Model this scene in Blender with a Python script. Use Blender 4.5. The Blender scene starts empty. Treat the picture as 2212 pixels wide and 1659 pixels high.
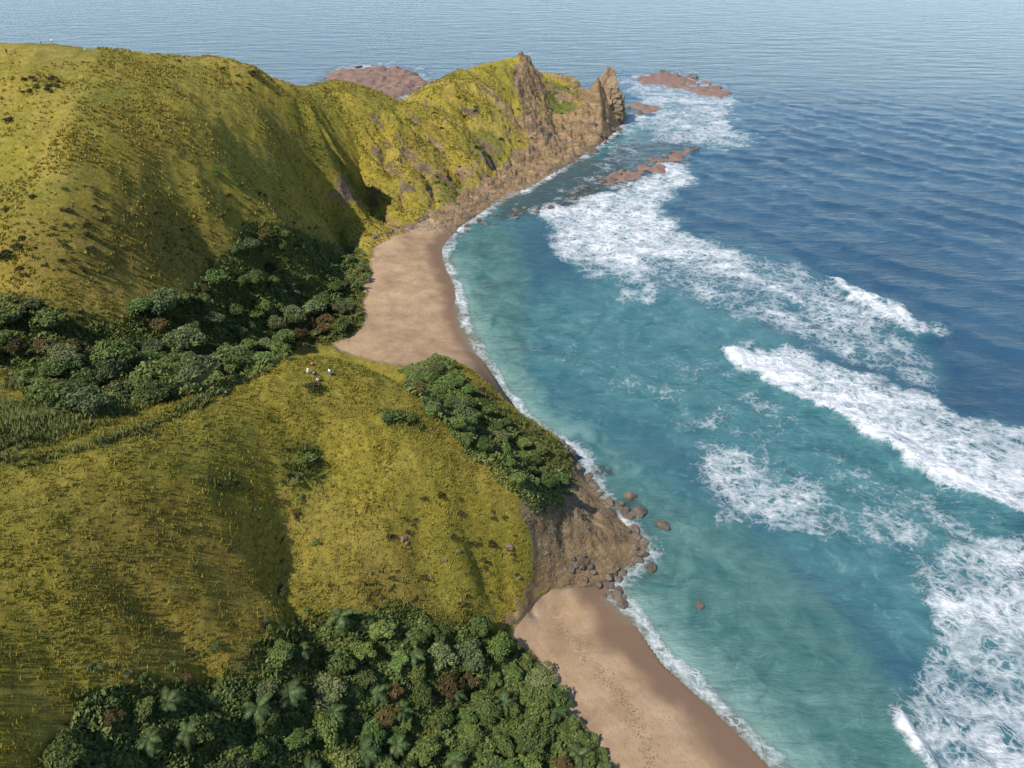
import bpy, bmesh, math, random
import numpy as np
from mathutils import Vector, Matrix
random.seed(7)
RNG = np.random.default_rng(7)
C = bpy.context.scene.collection
S = bpy.context.scene

# ------------------------------------------------------------------ camera, sky, sun, exposure
F, CX, CY, H0, PITCH = 1580.0, 1106.0, 829.5, 120.0, math.radians(33)
cam_d = bpy.data.cameras.new("camera")
cam_d.sensor_width = 36.0
cam_d.lens = 36.0 * F / 2212.0
cam_d.clip_end = 30000
cam = bpy.data.objects.new("camera", cam_d)
cam.location = (0, 0, H0)
cam.rotation_euler = (math.pi / 2 - PITCH, 0, 0)
C.objects.link(cam)
S.camera = cam

SUN = Vector((-0.46, -0.40, 0.79)).normalized()
W = bpy.data.worlds.new("World")
S.world = W
W.use_nodes = True
nt = W.node_tree
bg = nt.nodes["Background"]
sky = nt.nodes.new("ShaderNodeTexSky")
sky.sky_type = 'NISHITA'
sky.sun_disc = False
sky.sun_elevation = math.asin(SUN.z)
sky.sun_rotation = math.atan2(SUN.x, SUN.y)
sky.air_density = 1.0
sky.dust_density = 0.0
sky.altitude = 1800
sky.ozone_density = 2.0
bg.inputs[1].default_value = 0.15
nt.links.new(sky.outputs[0], bg.inputs[0])
sun_d = bpy.data.lights.new("sun", 'SUN')
sun_d.energy = 4.5
sun_d.angle = math.radians(0.55)
sun_d.color = (1.0, 0.95, 0.86)
sun = bpy.data.objects.new("sun", sun_d)
sun.rotation_euler = (-SUN).to_track_quat('-Z', 'Y').to_euler()
sun.location = (-200, 100, 300)
C.objects.link(sun)
S.view_settings.view_transform = 'Standard'
S.view_settings.look = 'None'
S.view_settings.exposure = 0.66
S.view_settings.gamma = 1.0

# ------------------------------------------------------------------ picture <-> world helpers
CP, SP = math.cos(PITCH), math.sin(PITCH)


def ray(fx, fy):
    a = (np.asarray(fx, float) - CX) / F
    b = (CY - np.asarray(fy, float)) / F
    return a, CP + b * SP, b * CP - SP


def at(fx, fy, z=0.0):
    a, dy, dz = ray(fx, fy)
    t = (z - H0) / dz
    return np.array([a * t, dy * t, z + 0 * t])


def at_t(fx, fy, t):
    a, dy, dz = ray(fx, fy)
    return np.array([a * t, dy * t, H0 + dz * t])


def proj(x, y, z):
    zz = z - H0
    t = y * CP - zz * SP
    t = np.maximum(t, 1.0)
    return CX + F * x / t, CY - F * (y * SP + zz * CP) / t, t


# ------------------------------------------------------------------ noise
def _hash(ix, iy, s):
    h = (ix.astype(np.int64) * 374761393 + iy.astype(np.int64) * 668265263 + s * 974711) & 0xFFFFFFFF
    h = ((h ^ (h >> 13)) * 1274126177) & 0xFFFFFFFF
    return ((h ^ (h >> 16)) & 0xFFFFFF) / float(0xFFFFFF)


def vnoise(x, y, s=0):
    x = np.asarray(x, float); y = np.asarray(y, float)
    ix = np.floor(x); iy = np.floor(y)
    u = x - ix; v = y - iy
    u = u * u * u * (u * (u * 6 - 15) + 10); v = v * v * v * (v * (v * 6 - 15) + 10)
    a = _hash(ix, iy, s); b = _hash(ix + 1, iy, s); c = _hash(ix, iy + 1, s); d = _hash(ix + 1, iy + 1, s)
    return (a + (b - a) * u) * (1 - v) + (c + (d - c) * u) * v


def fbm(x, y, s=0, o=4):
    r = 0; a = 0.5; n = 0
    for k in range(o):
        r = r + a * vnoise(x * 2 ** k, y * 2 ** k, s + k * 17); n += a; a *= 0.5
    return r / n


def ridged(x, y, s=0, o=4):
    r = 0; a = 0.5; n = 0
    for k in range(o):
        r = r + a * (1 - np.abs(2 * vnoise(x * 2 ** k, y * 2 ** k, s + k * 31) - 1)); n += a; a *= 0.5
    return r / n


def sstep(a, b, x):
    t = np.clip((x - a) / (b - a), 0, 1)
    return t * t * (3 - 2 * t)


def sdist(P, x, y, closed=True):
    """signed distance to a polygon (positive inside); plain distance to an open line"""
    P = np.asarray(P, float); x = np.asarray(x, float); y = np.asarray(y, float)
    d = np.full(x.shape, 1e18); ins = np.zeros(x.shape, bool)
    n = len(P)
    for i in range(n if closed else n - 1):
        ax, ay = P[i]; bx, by = P[(i + 1) % n]
        ex, ey = bx - ax, by - ay
        t = np.clip(((x - ax) * ex + (y - ay) * ey) / max(ex * ex + ey * ey, 1e-9), 0, 1)
        d = np.minimum(d, (x - ax - t * ex) ** 2 + (y - ay - t * ey) ** 2)
        if closed:
            c = (ay > y) != (by > y)
            if ey != 0:
                ins ^= c & (x < ax + (y - ay) * ex / ey)
    d = np.sqrt(d)
    return np.where(ins, d, -d) if closed else d


def pmask(P, x, y, feather=15.0):
    return sstep(-feather, feather, sdist(P, x, y))


# ------------------------------------------------------------------ coast line (picture points on the water level, then hidden stretches)
COAST_NEAR = [(1659, 1655), (1590, 1578), (1510, 1508), (1430, 1437), (1368, 1345), (1335, 1300), (1312, 1268), (1345, 1228), (1392, 1194),
              (1378, 1158), (1340, 1120), (1296, 1068), (1262, 1032), (1246, 1002), (1230, 972), (1180, 935), (1128, 903), (1085, 850),
              (1040, 775), (1005, 705), (985, 640), (968, 580), (955, 535), (990, 492), (1060, 446), (1150, 402), (1240, 350), (1310, 302), (1348, 262)]
coast = [(120, -160), (86, -20), (64, 30)] + [tuple(at(px, py)[:2]) for px, py in COAST_NEAR] + \
        [(80, 524), (62, 536), (40, 530), (18, 527), (0, 532), (-30, 530), (-52, 512), (-70, 500), (-100, 490), (-135, 450), (-170, 400), (-230, 360),
         (-420, 350), (-700, 300), (-700, -160)]
COAST = np.array(coast)

# ------------------------------------------------------------------ terrain control points
PZ = [  # (picture x, picture y, height)
    (0, 985, 60), (113, 965, 58.5), (261, 934, 56), (348, 903, 54), (418, 869, 52), (470, 838, 50.5), (553, 803, 49), (631, 778, 48.6), (700, 775, 48.4),
    (690, 810, 48), (780, 790, 46.5), (600, 860, 49), (480, 930, 52), (300, 1010, 54.5), (840, 830, 43), (901, 850, 40), (962, 915, 37.5), (1000, 985, 34),
    (1060, 1040, 30), (1110, 1085, 26), (1145, 1130, 21), (1200, 1150, 15), (1300, 1180, 6), (1375, 1190, 2.0), (1290, 1120, 4), (1240, 1060, 5), (1180, 1050, 12),
    (1270, 1270, 1.5), (1210, 1220, 7), (1170, 1290, 3),
    (800, 900, 42), (900, 980, 37), (950, 1080, 30), (850, 1050, 35), (1000, 1150, 24), (900, 1180, 24), (1050, 1220, 15), (1080, 1300, 8), (960, 1290, 17),
    (700, 960, 42), (660, 1050, 38), (640, 1150, 34), (650, 1260, 29.5), (680, 1350, 26), (800, 1280, 22), (800, 1150, 29.5), (740, 1050, 36),
    (100, 1150, 54), (250, 1200, 48), (400, 1100, 47), (500, 1000, 47), (520, 1150, 40), (400, 1300, 39), (250, 1400, 41.5), (100, 1400, 46), (500, 1300, 34),
    (0, 1300, 51), (0, 1500, 47.5), (0, 1659, 44.5), (150, 1600, 39), (300, 1500, 37), (450, 1420, 33.5), (560, 1450, 28),
    (700, 1500, 20), (850, 1450, 14), (950, 1400, 11), (1060, 1400, 6), (500, 1600, 26), (700, 1640, 15), (900, 1600, 9), (1100, 1550, 5), (1200, 1620, 3.4), (300, 1640, 33),
    (1130, 1420, 3.2), (1230, 1520, 2.8), (1320, 1640, 2.5), (1250, 1300, 1.6), (1200, 1370, 2.4), (1300, 1450, 1.8), (1450, 1600, 1.6),
    # second spur on the seaward side, its dark slope
    (950, 782, 20), (1000, 794, 18.5), (1060, 842, 15), (1100, 886, 12.5), (1180, 930, 8.5), (1230, 982, 5.5), (1120, 960, 13), (1060, 960, 19), (1130, 1040, 14), (980, 880, 22), (1200, 1000, 7),
    # far beach
    (800, 560, 3.6), (795, 620, 3.4), (782, 690, 3.2), (745, 742, 3.6), (880, 600, 2.0), (880, 700, 1.8), (940, 760, 1.8), (860, 520, 3),
    # valley behind the knoll
    (0, 800, 38), (0, 750, 39), (0, 680, 42), (120, 880, 41), (60, 900, 44), (0, 880, 46), (200, 860, 36), (300, 880, 34), (420, 845, 33), (150, 780, 36), (250, 760, 29), (350, 720, 28),
    (450, 720, 22), (550, 700, 14), (650, 680, 7), (720, 640, 4.5), (600, 600, 17), (700, 560, 8), (640, 760, 6),
    # big hill
    (0, 400, 60.5), (0, 250, 72), (0, 600, 47), (200, 250, 71.5), (200, 400, 60.5), (150, 550, 50), (300, 620, 37.5), (400, 500, 41), (450, 300, 58.5), (300, 180, 74), (330, 450, 50),
    (600, 300, 48.5), (600, 480, 32), (550, 560, 27), (680, 400, 25.5), (530, 400, 43), (500, 200, 64), (620, 230, 55), (700, 280, 44),
    (760, 330, 22), (800, 470, 5.5), (750, 420, 13), (720, 490, 11), (830, 350, 17), (850, 440, 6), (900, 470, 4),
    (930, 455, 4), (1000, 412, 4.2), (1100, 345, 4.5), (1190, 288, 5), (1255, 245, 5), (880, 380, 14), (960, 330, 16), (1050, 270, 20), (930, 280, 25), (1130, 250, 17), (1020, 370, 8),
    (1200, 230, 15), (1215, 190, 21), (1270, 220, 15), (1300, 250, 5),
]
PT = [  # (picture x, picture y, depth) on the sky line of the hill and headland
    (0, 110, 228), (45, 101, 233), (90, 96, 240), (130, 95, 245), (200, 108, 252), (300, 122, 268), (370, 134, 282), (459, 150, 300), (536, 166, 317), (608, 176, 332),
    (720, 178, 370), (790, 191, 388), (818, 225, 402), (852, 243, 414), (885, 216, 424), (930, 182, 434), (980, 160, 445), (1040, 143, 452), (1100, 129, 457), (1128, 121, 459),
    (1300, 160, 470), (1250, 184, 468)]
PW = [  # hidden ground, world points
    (-120, 20, 62), (-60, 5, 36), (-20, 10, 8), (20, 10, 4), (40, 20, 1.5), (-160, 80, 68), (-250, 60, 85), (-200, -60, 80), (-60, -80, 40), (30, -80, 6), (-300, -100, 90),
    (-175, 150, 50), (-260, 150, 70), (-230, 240, 84), (-320, 220, 88), (-500, 200, 80), (-500, 0, 90),
    (-205, 330, 32), (-155, 345, 40), (-300, 320, 30), (-120, 400, 34), (-100, 440, 22), (-130, 435, 8), (-75, 470, 10), (-40, 500, 18), (-10, 515, 22), (8, 512, 20), (30, 520, 8), (-170, 385, 8),
    (-62, 143, 26), (-45, 150, 16), (-40, 175, 6), (-30, 160, 13), (-75, 140, 31), (-90, 112, 41), (-25, 140, 24), (-45, 132, 36), (-8, 128, 22), (8, 122, 14),
]
pts = [at(a, b, z) for a, b, z in PZ] + [at_t(a, b, t) for a, b, t in PT] + [np.array(p, float) for p in PW]
pts = np.array(pts)
CPTS = np.array([at(a, b, 0.15) for a, b in COAST_NEAR[::2]] + [np.array((p[0], p[1], 0.2)) for p in coast[:3] + coast[-15:-3]])
ALL = np.vstack([pts, CPTS])


def _k(r2):
    return np.where(r2 > 0, 0.5 * r2 * np.log(r2 + 1e-12), 0)


SC = 100.0
Xc = ALL[:, :2] / SC
n = len(Xc)
K = _k(((Xc[:, None] - Xc[None]) ** 2).sum(-1)) + np.eye(n) * 0.0012
Pm = np.hstack([np.ones((n, 1)), Xc])
A = np.vstack([np.hstack([K, Pm]), np.hstack([Pm.T, np.zeros((3, 3))])])
sol = np.linalg.solve(A, np.concatenate([ALL[:, 2], np.zeros(3)]))


def tps(x, y):
    sh = np.shape(x); q = np.stack([np.ravel(x), np.ravel(y)], 1) / SC
    out = np.empty(len(q))
    for i in range(0, len(q), 60000):
        b = q[i:i + 60000]
        r2 = ((b ** 2).sum(1)[:, None] + (Xc ** 2).sum(1)[None] - 2 * b @ Xc.T).clip(0)
        out[i:i + 60000] = _k(r2) @ sol[:n] + sol[n] + b @ sol[n + 1:]
    return out.reshape(sh)


# stage 1 coarse surface for ray marching of picture points to the ground
def axis(spec):
    a = [spec[0][0]]
    for lo, hi, st in spec:
        k = max(1, int(round((hi - lo) / st)))
        a += list(np.linspace(lo, hi, k + 1)[1:])
    return np.array(a)


GX = axis([(-700, -320, 19), (-320, -170, 2.5), (-170, -110, 0.9), (-110, 48, 0.42), (48, 95, 0.8), (95, 130, 5)])
GY = axis([(-160, 20, 9), (20, 40, .55), (40, 170, 0.38), (170, 330, 0.72), (330, 545, 0.95), (545, 560, 3)])
XX, YY = np.meshgrid(GX, GY)


class Grid:
    def __init__(s, Z): s.Z = Z
    def __call__(s, x, y):
        x = np.asarray(x, float); y = np.asarray(y, float)
        i = np.clip(np.searchsorted(GX, x) - 1, 0, len(GX) - 2); j = np.clip(np.searchsorted(GY, y) - 1, 0, len(GY) - 2)
        u = np.clip((x - GX[i]) / (GX[i + 1] - GX[i]), 0, 1); v = np.clip((y - GY[j]) / (GY[j + 1] - GY[j]), 0, 1)
        Z = s.Z
        return (Z[j, i] * (1 - u) + Z[j, i + 1] * u) * (1 - v) + (Z[j + 1, i] * (1 - u) + Z[j + 1, i + 1] * u) * v


SD = sdist(COAST, XX, YY)
Z0 = tps(XX, YY)
lim = 1.0 + SD * 1.5
Z = np.where(SD > 0, np.minimum(np.maximum(Z0, 0.05 + 0.02 * SD), np.maximum(lim, 0)), np.maximum(SD * 0.16, -9))
ground = Grid(Z)


def hit(fx, fy):
    """first ground point under a picture point"""
    fx = np.atleast_1d(np.asarray(fx, float)); fy = np.atleast_1d(np.asarray(fy, float))
    a, dy, dz = ray(fx, fy)
    t = np.full(fx.shape, 60.0); done = np.zeros(fx.shape, bool)
    while t.max() < 700 and not done.all():
        g = np.maximum(ground(a * t, dy * t), 0)
        below = (H0 + dz * t) <= g
        done |= below
        t = np.where(done, t, t + 0.8)
        if (t[~done] > 690).all() if (~done).any() else True: break
    x, y = a * t, dy * t
    return np.stack([x, y, ground(x, y)], -1)


def visible(x, y, z, lift=1.0):
    z = z + lift
    ok = np.ones(np.shape(x), bool)
    for s in np.linspace(0.02, 0.75, 60):
        px, py, pz = x * (1 - s), y * (1 - s), z + (H0 - z) * s
        ok &= pz > ground(px, py) - 0.3
    return ok


# gullies: picture polylines projected on the hill, carved as V cuts
GULLIES = [  # points, width m, depth m
    ([(655, 985), (625, 1060), (610, 1140), (620, 1230), (650, 1310), (690, 1370)], 8.5, 5.0),
    ([(520, 1040), (540, 1120), (580, 1220)], 5.0, 2.0),
    ([(860, 1010), (880, 1100), (900, 1190), (960, 1290)], 5.5, 3.0),
    ([(960, 1040), (990, 1110), (1020, 1190)], 4.5, 2.4),
    ([(1180, 1080), (1215, 1150), (1250, 1230)], 3.5, 2.0), ([(1260, 1070), (1290, 1130), (1330, 1190)], 3.0, 1.6), ([(1140, 1150), (1160, 1220), (1150, 1290)], 3.5, 2.0), ([(1225, 1150), (1270, 1200), (1300, 1245)], 2.5, 1.4),
    ([(1050, 1080), (1075, 1150), (1090, 1240)], 3.5, 1.8),
    ([(250, 1180), (300, 1290), (380, 1400), (430, 1480)], 6.0, 1.8),
    ([(672, 290), (686, 340), (700, 400), (722, 470), (748, 540)], 8.0, 5.5),
    ([(430, 330), (470, 390), (520, 460), (560, 540)], 9.0, 2.8),
    ([(760, 270), (772, 330), (790, 400), (806, 450)], 6.0, 4.0),
    ([(820, 300), (838, 350), (856, 410), (868, 455)], 6.0, 4.5),
    ([(860, 300), (892, 350), (925, 405), (940, 445)], 6.0, 4.5),
    ([(900, 260), (950, 310), (985, 360), (1005, 405)], 7.0, 5.0),
    ([(985, 230), (1030, 280), (1060, 330), (1075, 365)], 7.0, 5.0),
    ([(1090, 190), (1110, 240), (1140, 300)], 7.0, 5.0),
    ([(1165, 205), (1190, 245), (1200, 280)], 6.0, 4.0),
    ([(300, 210), (330, 300), (360, 400), (400, 470)], 12.0, 1.6),
    ([(560, 230), (610, 300), (640, 370), (660, 440), (690, 520)], 9.0, 3.0),
    ([(80, 420), (120, 520), (170, 600)], 9.0, 1.6),
]
cut = np.zeros_like(Z)
wx = XX + 3.0 * (fbm(XX / 9, YY / 9, 5, 3) - .5) * 2
wy = YY + 3.0 * (fbm(XX / 9, YY / 9, 9, 3) - .5) * 2
for P, w, dpt in GULLIES:
    g = hit([p[0] for p in P], [p[1] for p in P])[:, :2]
    bb = (XX > g[:, 0].min() - 4 * w) & (XX < g[:, 0].max() + 4 * w) & (YY > g[:, 1].min() - 4 * w) & (YY < g[:, 1].max() + 4 * w)
    d = sdist(g, wx[bb], wy[bb], closed=False)
    prof = np.exp(-(d / (0.55 * w)) ** 1.5) * dpt
    # taper at the upper end
    e = np.hypot(XX[bb] - g[0, 0], YY[bb] - g[0, 1])
    cut[bb] = np.maximum(cut[bb], prof * sstep(0, 2.0 * w, e + 0.4 * w))
land = sstep(1.5, 14, SD)
Z = Z - cut * land
FX, FY, FT = proj(XX, YY, Z)

# zones -------------------------------------------------------------
gy_, gx_ = np.gradient(Z0, GY, GX)
slope0 = np.hypot(gx_, gy_)
nw = (fbm(XX / 7, YY / 7, 3, 4) - .5)
nF = nw * 60
n3F = fbm(XX / 3.2, YY / 3.2, 14, 3) - .5
HEADLAND = [(700, 420), (790, 300), (852, 230), (980, 140), (1150, 90), (1330, 120), (1360, 280), (1200, 420), (960, 560), (860, 520), (790, 480)]
head = pmask(HEADLAND, FX, FY, 20) * (YY > 280)
HEADROCK = [(1118, 95), (1160, 112), (1172, 185), (1165, 260), (1210, 245), (1262, 232), (1290, 150), (1320, 130), (1360, 200), (1365, 300), (1240, 400), (1060, 470), (940, 560),
            (850, 530), (840, 500), (930, 462), (1000, 420), (1100, 352), (1140, 320), (1125, 240), (1112, 180)]
B_FAR = [(975, 505), (930, 470), (865, 500), (815, 530), (800, 570), (797, 620), (780, 650), (788, 700), (760, 735), (720, 748), (740, 765), (850, 790), (900, 800), (960, 780), (1050, 860), (1120, 880), (1040, 740), (1000, 600)]
B_NEAR = [(1345, 1250), (1290, 1262), (1235, 1260), (1190, 1275), (1150, 1310), (1112, 1345), (1108, 1390), (1150, 1410), (1200, 1480), (1195, 1540), (1250, 1560), (1300, 1620), (1310, 1760), (1900, 1760), (1700, 1640), (1480, 1450), (1380, 1290)]
SPUR = [(1130, 1045), (1200, 1085), (1258, 1035), (1300, 1050), (1400, 1180), (1390, 1210), (1330, 1255), (1260, 1290), (1190, 1290), (1110, 1350), (1085, 1345), (1110, 1260), (1150, 1215), (1140, 1140), (1120, 1085)]
sand = np.maximum(pmask(B_FAR, FX + nF * .6, FY + nF * .4, 9) * (YY > 175), pmask(B_NEAR, FX + nF * .5, FY + nF * .4, 12) * (YY < 125))
sand = np.maximum(sand, sstep(3.0, -1.0, SD) * (YY < 125) * (FY > 1240) + sstep(30, 10, SD) * sstep(60, 45, YY) * (XX > -5))
rock = np.maximum(pmask(HEADROCK, FX + nF * .5, FY + nF * .4, 10) * (YY > 300), pmask(SPUR, FX + nF * 2.2 + n3F * 70, FY + nF * 2.2, 30) * (YY < 160))
rock = np.maximum(rock, sstep(5, 1.5, SD + nw * 6) * (sand < .5))
rock = np.maximum(rock, sstep(1.5, 2.0, slope0 + nw * .8) * .6 * (sand < .3) * head)
rock = np.where(sand > .5, rock * .2, rock)

# relief -------------------------------------------------------------
rough = 0.25 + 0.55 * (YY > 250)
Z = Z + land * (fbm(XX / 22, YY / 22, 21, 3) - .5) * 2.4 * (1 - sand)
Z = Z + land * (fbm(XX / 5.5, YY / 5.5, 22, 4) - .5) * (1.0 + .7 * head) * (1 - sand) + land * (ridged((XX + .3 * YY) / 13, YY / 34, 26, 4) - .5) * 2.6 * sstep(140, 200, YY) * (1 - sand)
Z = Z + (fbm(XX / 1.3, YY / 1.3, 23, 3) - .5) * 0.34 * (1 - sand) + land * (ridged(XX / 4.2 + YY / 9, YY / 4.2, 27, 3) - .5) * .55 * (1 - sand) * sstep(170, 140, YY)
sal = .426 * XX + .906 * YY
ribm = np.maximum(pmask([(640, 230), (820, 235), (880, 215), (985, 165), (1130, 120), (1330, 150), (1345, 260), (1200, 290), (1000, 420), (860, 490), (760, 480), (690, 400)], FX, FY, 26) * (YY > 230), 0)
ribs = ridged(sal / 11 + .5 * fbm(XX / 30, YY / 30, 61, 2), (XX - .3 * YY) / 60, 62, 4)
Z = Z + land * ribm * (ribs - .60) * 13.0 * sstep(2, 16, SD)
gy2, gx2 = np.gradient(Z, GY, GX)
slope1 = np.hypot(gx2, gy2)
rock = np.maximum(rock, sstep(1.15, 1.75, slope1 + nw * 1.2) * ribm * .85 * (sand < .3) * sstep(740, 850, FX))
# rock: vertical ribs down the slope plus blocky ledges
rk = rock * (1 - sand)
rel = (ridged(XX / 7.5, YY / 13, 41, 4) - .55) * 5.5 * head + (ridged(XX / 2.6, YY / 2.6, 43, 4) - .5) * 1.5
Z = Z + rk * sstep(0.0, 6, SD) * rel
led = 1.1 + 1.6 * head
Zq = np.round((Z + .35 * nw * 8) / led) * led - .35 * nw * 8
Z = Z * (1 - .55 * rk * land) + Zq * .55 * rk * land
Z = Z + (fbm(XX / 9, YY / 9, 51, 3) - .5) * .35 * sand * sstep(0, 6, SD)
Z = np.where(SD > 0, np.maximum(Z, 0.02 + 0.03 * np.minimum(SD, 8)), np.minimum(Z, -0.02 + np.maximum(SD * .12, -9)))
SANDSHORE = sand
ground = Grid(Z)
FX, FY, FT = proj(XX, YY, Z)

lush = np.zeros_like(Z)
for P, f, s in [
    ([(0, 985), (113, 965), (261, 934), (418, 869), (470, 838), (500, 850), (420, 900), (250, 960), (0, 1010), (-80, 1000), (-80, 860), (100, 880), (300, 890)], 20, .9),
    ([(0, 630), (120, 660), (260, 680), (420, 610), (540, 480), (700, 510), (800, 560), (790, 740), (640, 760), (450, 850), (300, 890), (0, 850)], 30, .9),
    ([(940, 790), (1000, 870), (1060, 1000), (1240, 1060), (1250, 980), (1120, 890), (1090, 880)], 15, .9),
    ([(160, 1500), (440, 1460), (650, 1330), (900, 1310), (1110, 1380), (1210, 1490), (1310, 1680), (100, 1700)], 25, 1),
    ([(810, 880), (900, 890), (930, 940), (840, 930)], 10, .7), ([(610, 960), (710, 970), (700, 1060), (620, 1040)], 15, .7), ([(420, 1010), (520, 1030), (560, 1070), (450, 1060)], 15, .6),
    ([(930, 380), (1000, 390), (1000, 440), (950, 450)], 10, .8), ([(1150, 195), (1250, 180), (1250, 235), (1190, 285)], 8, 1), ([(1000, 280), (1090, 290), (1090, 350), (1010, 350)], 12, .7),
    ([(100, 360), (220, 350), (220, 420), (100, 410)], 25, .4), ([(640, 300), (740, 310), (760, 400), (690, 390)], 20, .45)]:
    lush = np.maximum(lush, pmask(P, FX + nF * .6, FY + nF * .6, f) * s)
dry = np.zeros_like(Z)
for P, f, s in [
    ([(0, 480), (200, 420), (420, 440), (540, 480), (480, 600), (300, 640), (0, 630)], 50, .8), ([(250, 250), (420, 260), (420, 400), (260, 360)], 50, .5),
    ([(200, 1050), (420, 1060), (600, 1250), (560, 1420), (300, 1480), (180, 1300)], 60, .7), ([(640, 720), (780, 710), (760, 750), (640, 770)], 12, 1), ([(780, 1180), (900, 1250), (960, 1330), (760, 1320)], 30, .9),
    ([(820, 850), (960, 880), (1110, 1080), (1130, 1140), (1000, 1050), (900, 940)], 25, .55), ([(860, 260), (960, 270), (980, 400), (900, 400)], 20, .6), ([(1000, 800), (1080, 870), (1060, 900), (990, 860)], 12, .8)]:
    dry = np.maximum(dry, pmask(P, FX + nF * .8, FY + nF * .8, f) * s)

# ------------------------------------------------------------------ materials
def mat(name):
    m = bpy.data.materials.new(name); m.use_nodes = True
    nt = m.node_tree
    return m, nt, nt.nodes["Principled BSDF"], nt.nodes["Material Output"]


def N(nt, t, **kw):
    n = nt.nodes.new(t)
    for k, v in kw.items():
        if k.startswith('i_'):
            n.inputs[int(k[2:])].default_value = v
        else:
            setattr(n, k, v)
    return n


def L(nt, a, b): nt.links.new(a, b)


def noise(nt, vec, scale, detail=5, rough=.6, dist=0):
    n = N(nt, "ShaderNodeTexNoise"); n.inputs["Scale"].default_value = scale; n.inputs["Detail"].default_value = detail
    n.inputs["Roughness"].default_value = rough; n.inputs["Distortion"].default_value = dist
    L(nt, vec, n.inputs["Vector"]); return n.outputs["Fac"]


def ramp(nt, fac, stops, interp='LINEAR'):
    r = N(nt, "ShaderNodeValToRGB"); cr = r.color_ramp; cr.interpolation = interp
    while len(cr.elements) < len(stops): cr.elements.new(.5)
    for e, (p, c) in zip(cr.elements, stops):
        e.position = p; e.color = (*c, 1) if len(c) == 3 else c
    L(nt, fac, r.inputs[0]); return r.outputs[0]


def rmap(nt, fac, a, b, c=0., d=1.):
    n = N(nt, "ShaderNodeMapRange"); n.inputs[1].default_value = a; n.inputs[2].default_value = b; n.inputs[3].default_value = c; n.inputs[4].default_value = d
    L(nt, fac, n.inputs[0]); return n.outputs[0]


def math_(nt, op, a, b):
    n = N(nt, "ShaderNodeMath", operation=op)
    for i, v in ((0, a), (1, b)):
        if isinstance(v, (int, float)): n.inputs[i].default_value = v
        else: L(nt, v, n.inputs[i])
    return n.outputs[0]


def mixc(nt, fac, a, b, blend='MIX'):
    n = N(nt, "ShaderNodeMix", data_type='RGBA', blend_type=blend)
    for s, v in ((n.inputs[0], fac), (n.inputs[6], a), (n.inputs[7], b)):
        if isinstance(v, (int, float)): s.default_value = v
        elif isinstance(v, tuple): s.default_value = (*v, 1) if len(v) == 3 else v
        else: L(nt, v, s)
    return n.outputs[2]


def attr(nt, name):
    a = N(nt, "ShaderNodeAttribute", attribute_name=name); s = N(nt, "ShaderNodeSeparateColor")
    L(nt, a.outputs["Color"], s.inputs[0]); return s.outputs[0], s.outputs[1], s.outputs[2], a.outputs["Alpha"]


def bump(nt, bsdf, h, strength, dist):
    b = N(nt, "ShaderNodeBump"); b.inputs["Strength"].default_value = strength; b.inputs["Distance"].default_value = dist
    L(nt, h, b.inputs["Height"]); L(nt, b.outputs[0], bsdf.inputs["Normal"]); return b


def rock_color(nt, pos, warm):
    n1 = noise(nt, pos, .22, 6, .65, .4); n2 = noise(nt, pos, 1.7, 5, .7)
    dark = ramp(nt, n1, [(.28, (.045, .037, .031)), (.5, (.11, .088, .068)), (.72, (.20, .16, .12))])
    tan = ramp(nt, n1, [(.28, (.15, .092, .042)), (.5, (.31, .20, .095)), (.74, (.47, .33, .18))])
    c = mixc(nt, warm, dark, tan)
    mp = N(nt, "ShaderNodeMapping"); mp.inputs["Scale"].default_value = (.12, .12, 1.15); mp.inputs["Rotation"].default_value = (.16, .1, 0); L(nt, pos, mp.inputs["Vector"])
    st = noise(nt, mp.outputs[0], 1.0, 5, .65)
    c = mixc(nt, rmap(nt, st, .48, .62, 0, .5), c, (.05, .040, .032))
    c = mixc(nt, rmap(nt, st, .40, .32, 0, .4), c, (.24, .17, .11))
    return mixc(nt, rmap(nt, n2, .3, .7, .0, .5), c, (.03, .026, .022), 'MIX')


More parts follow.
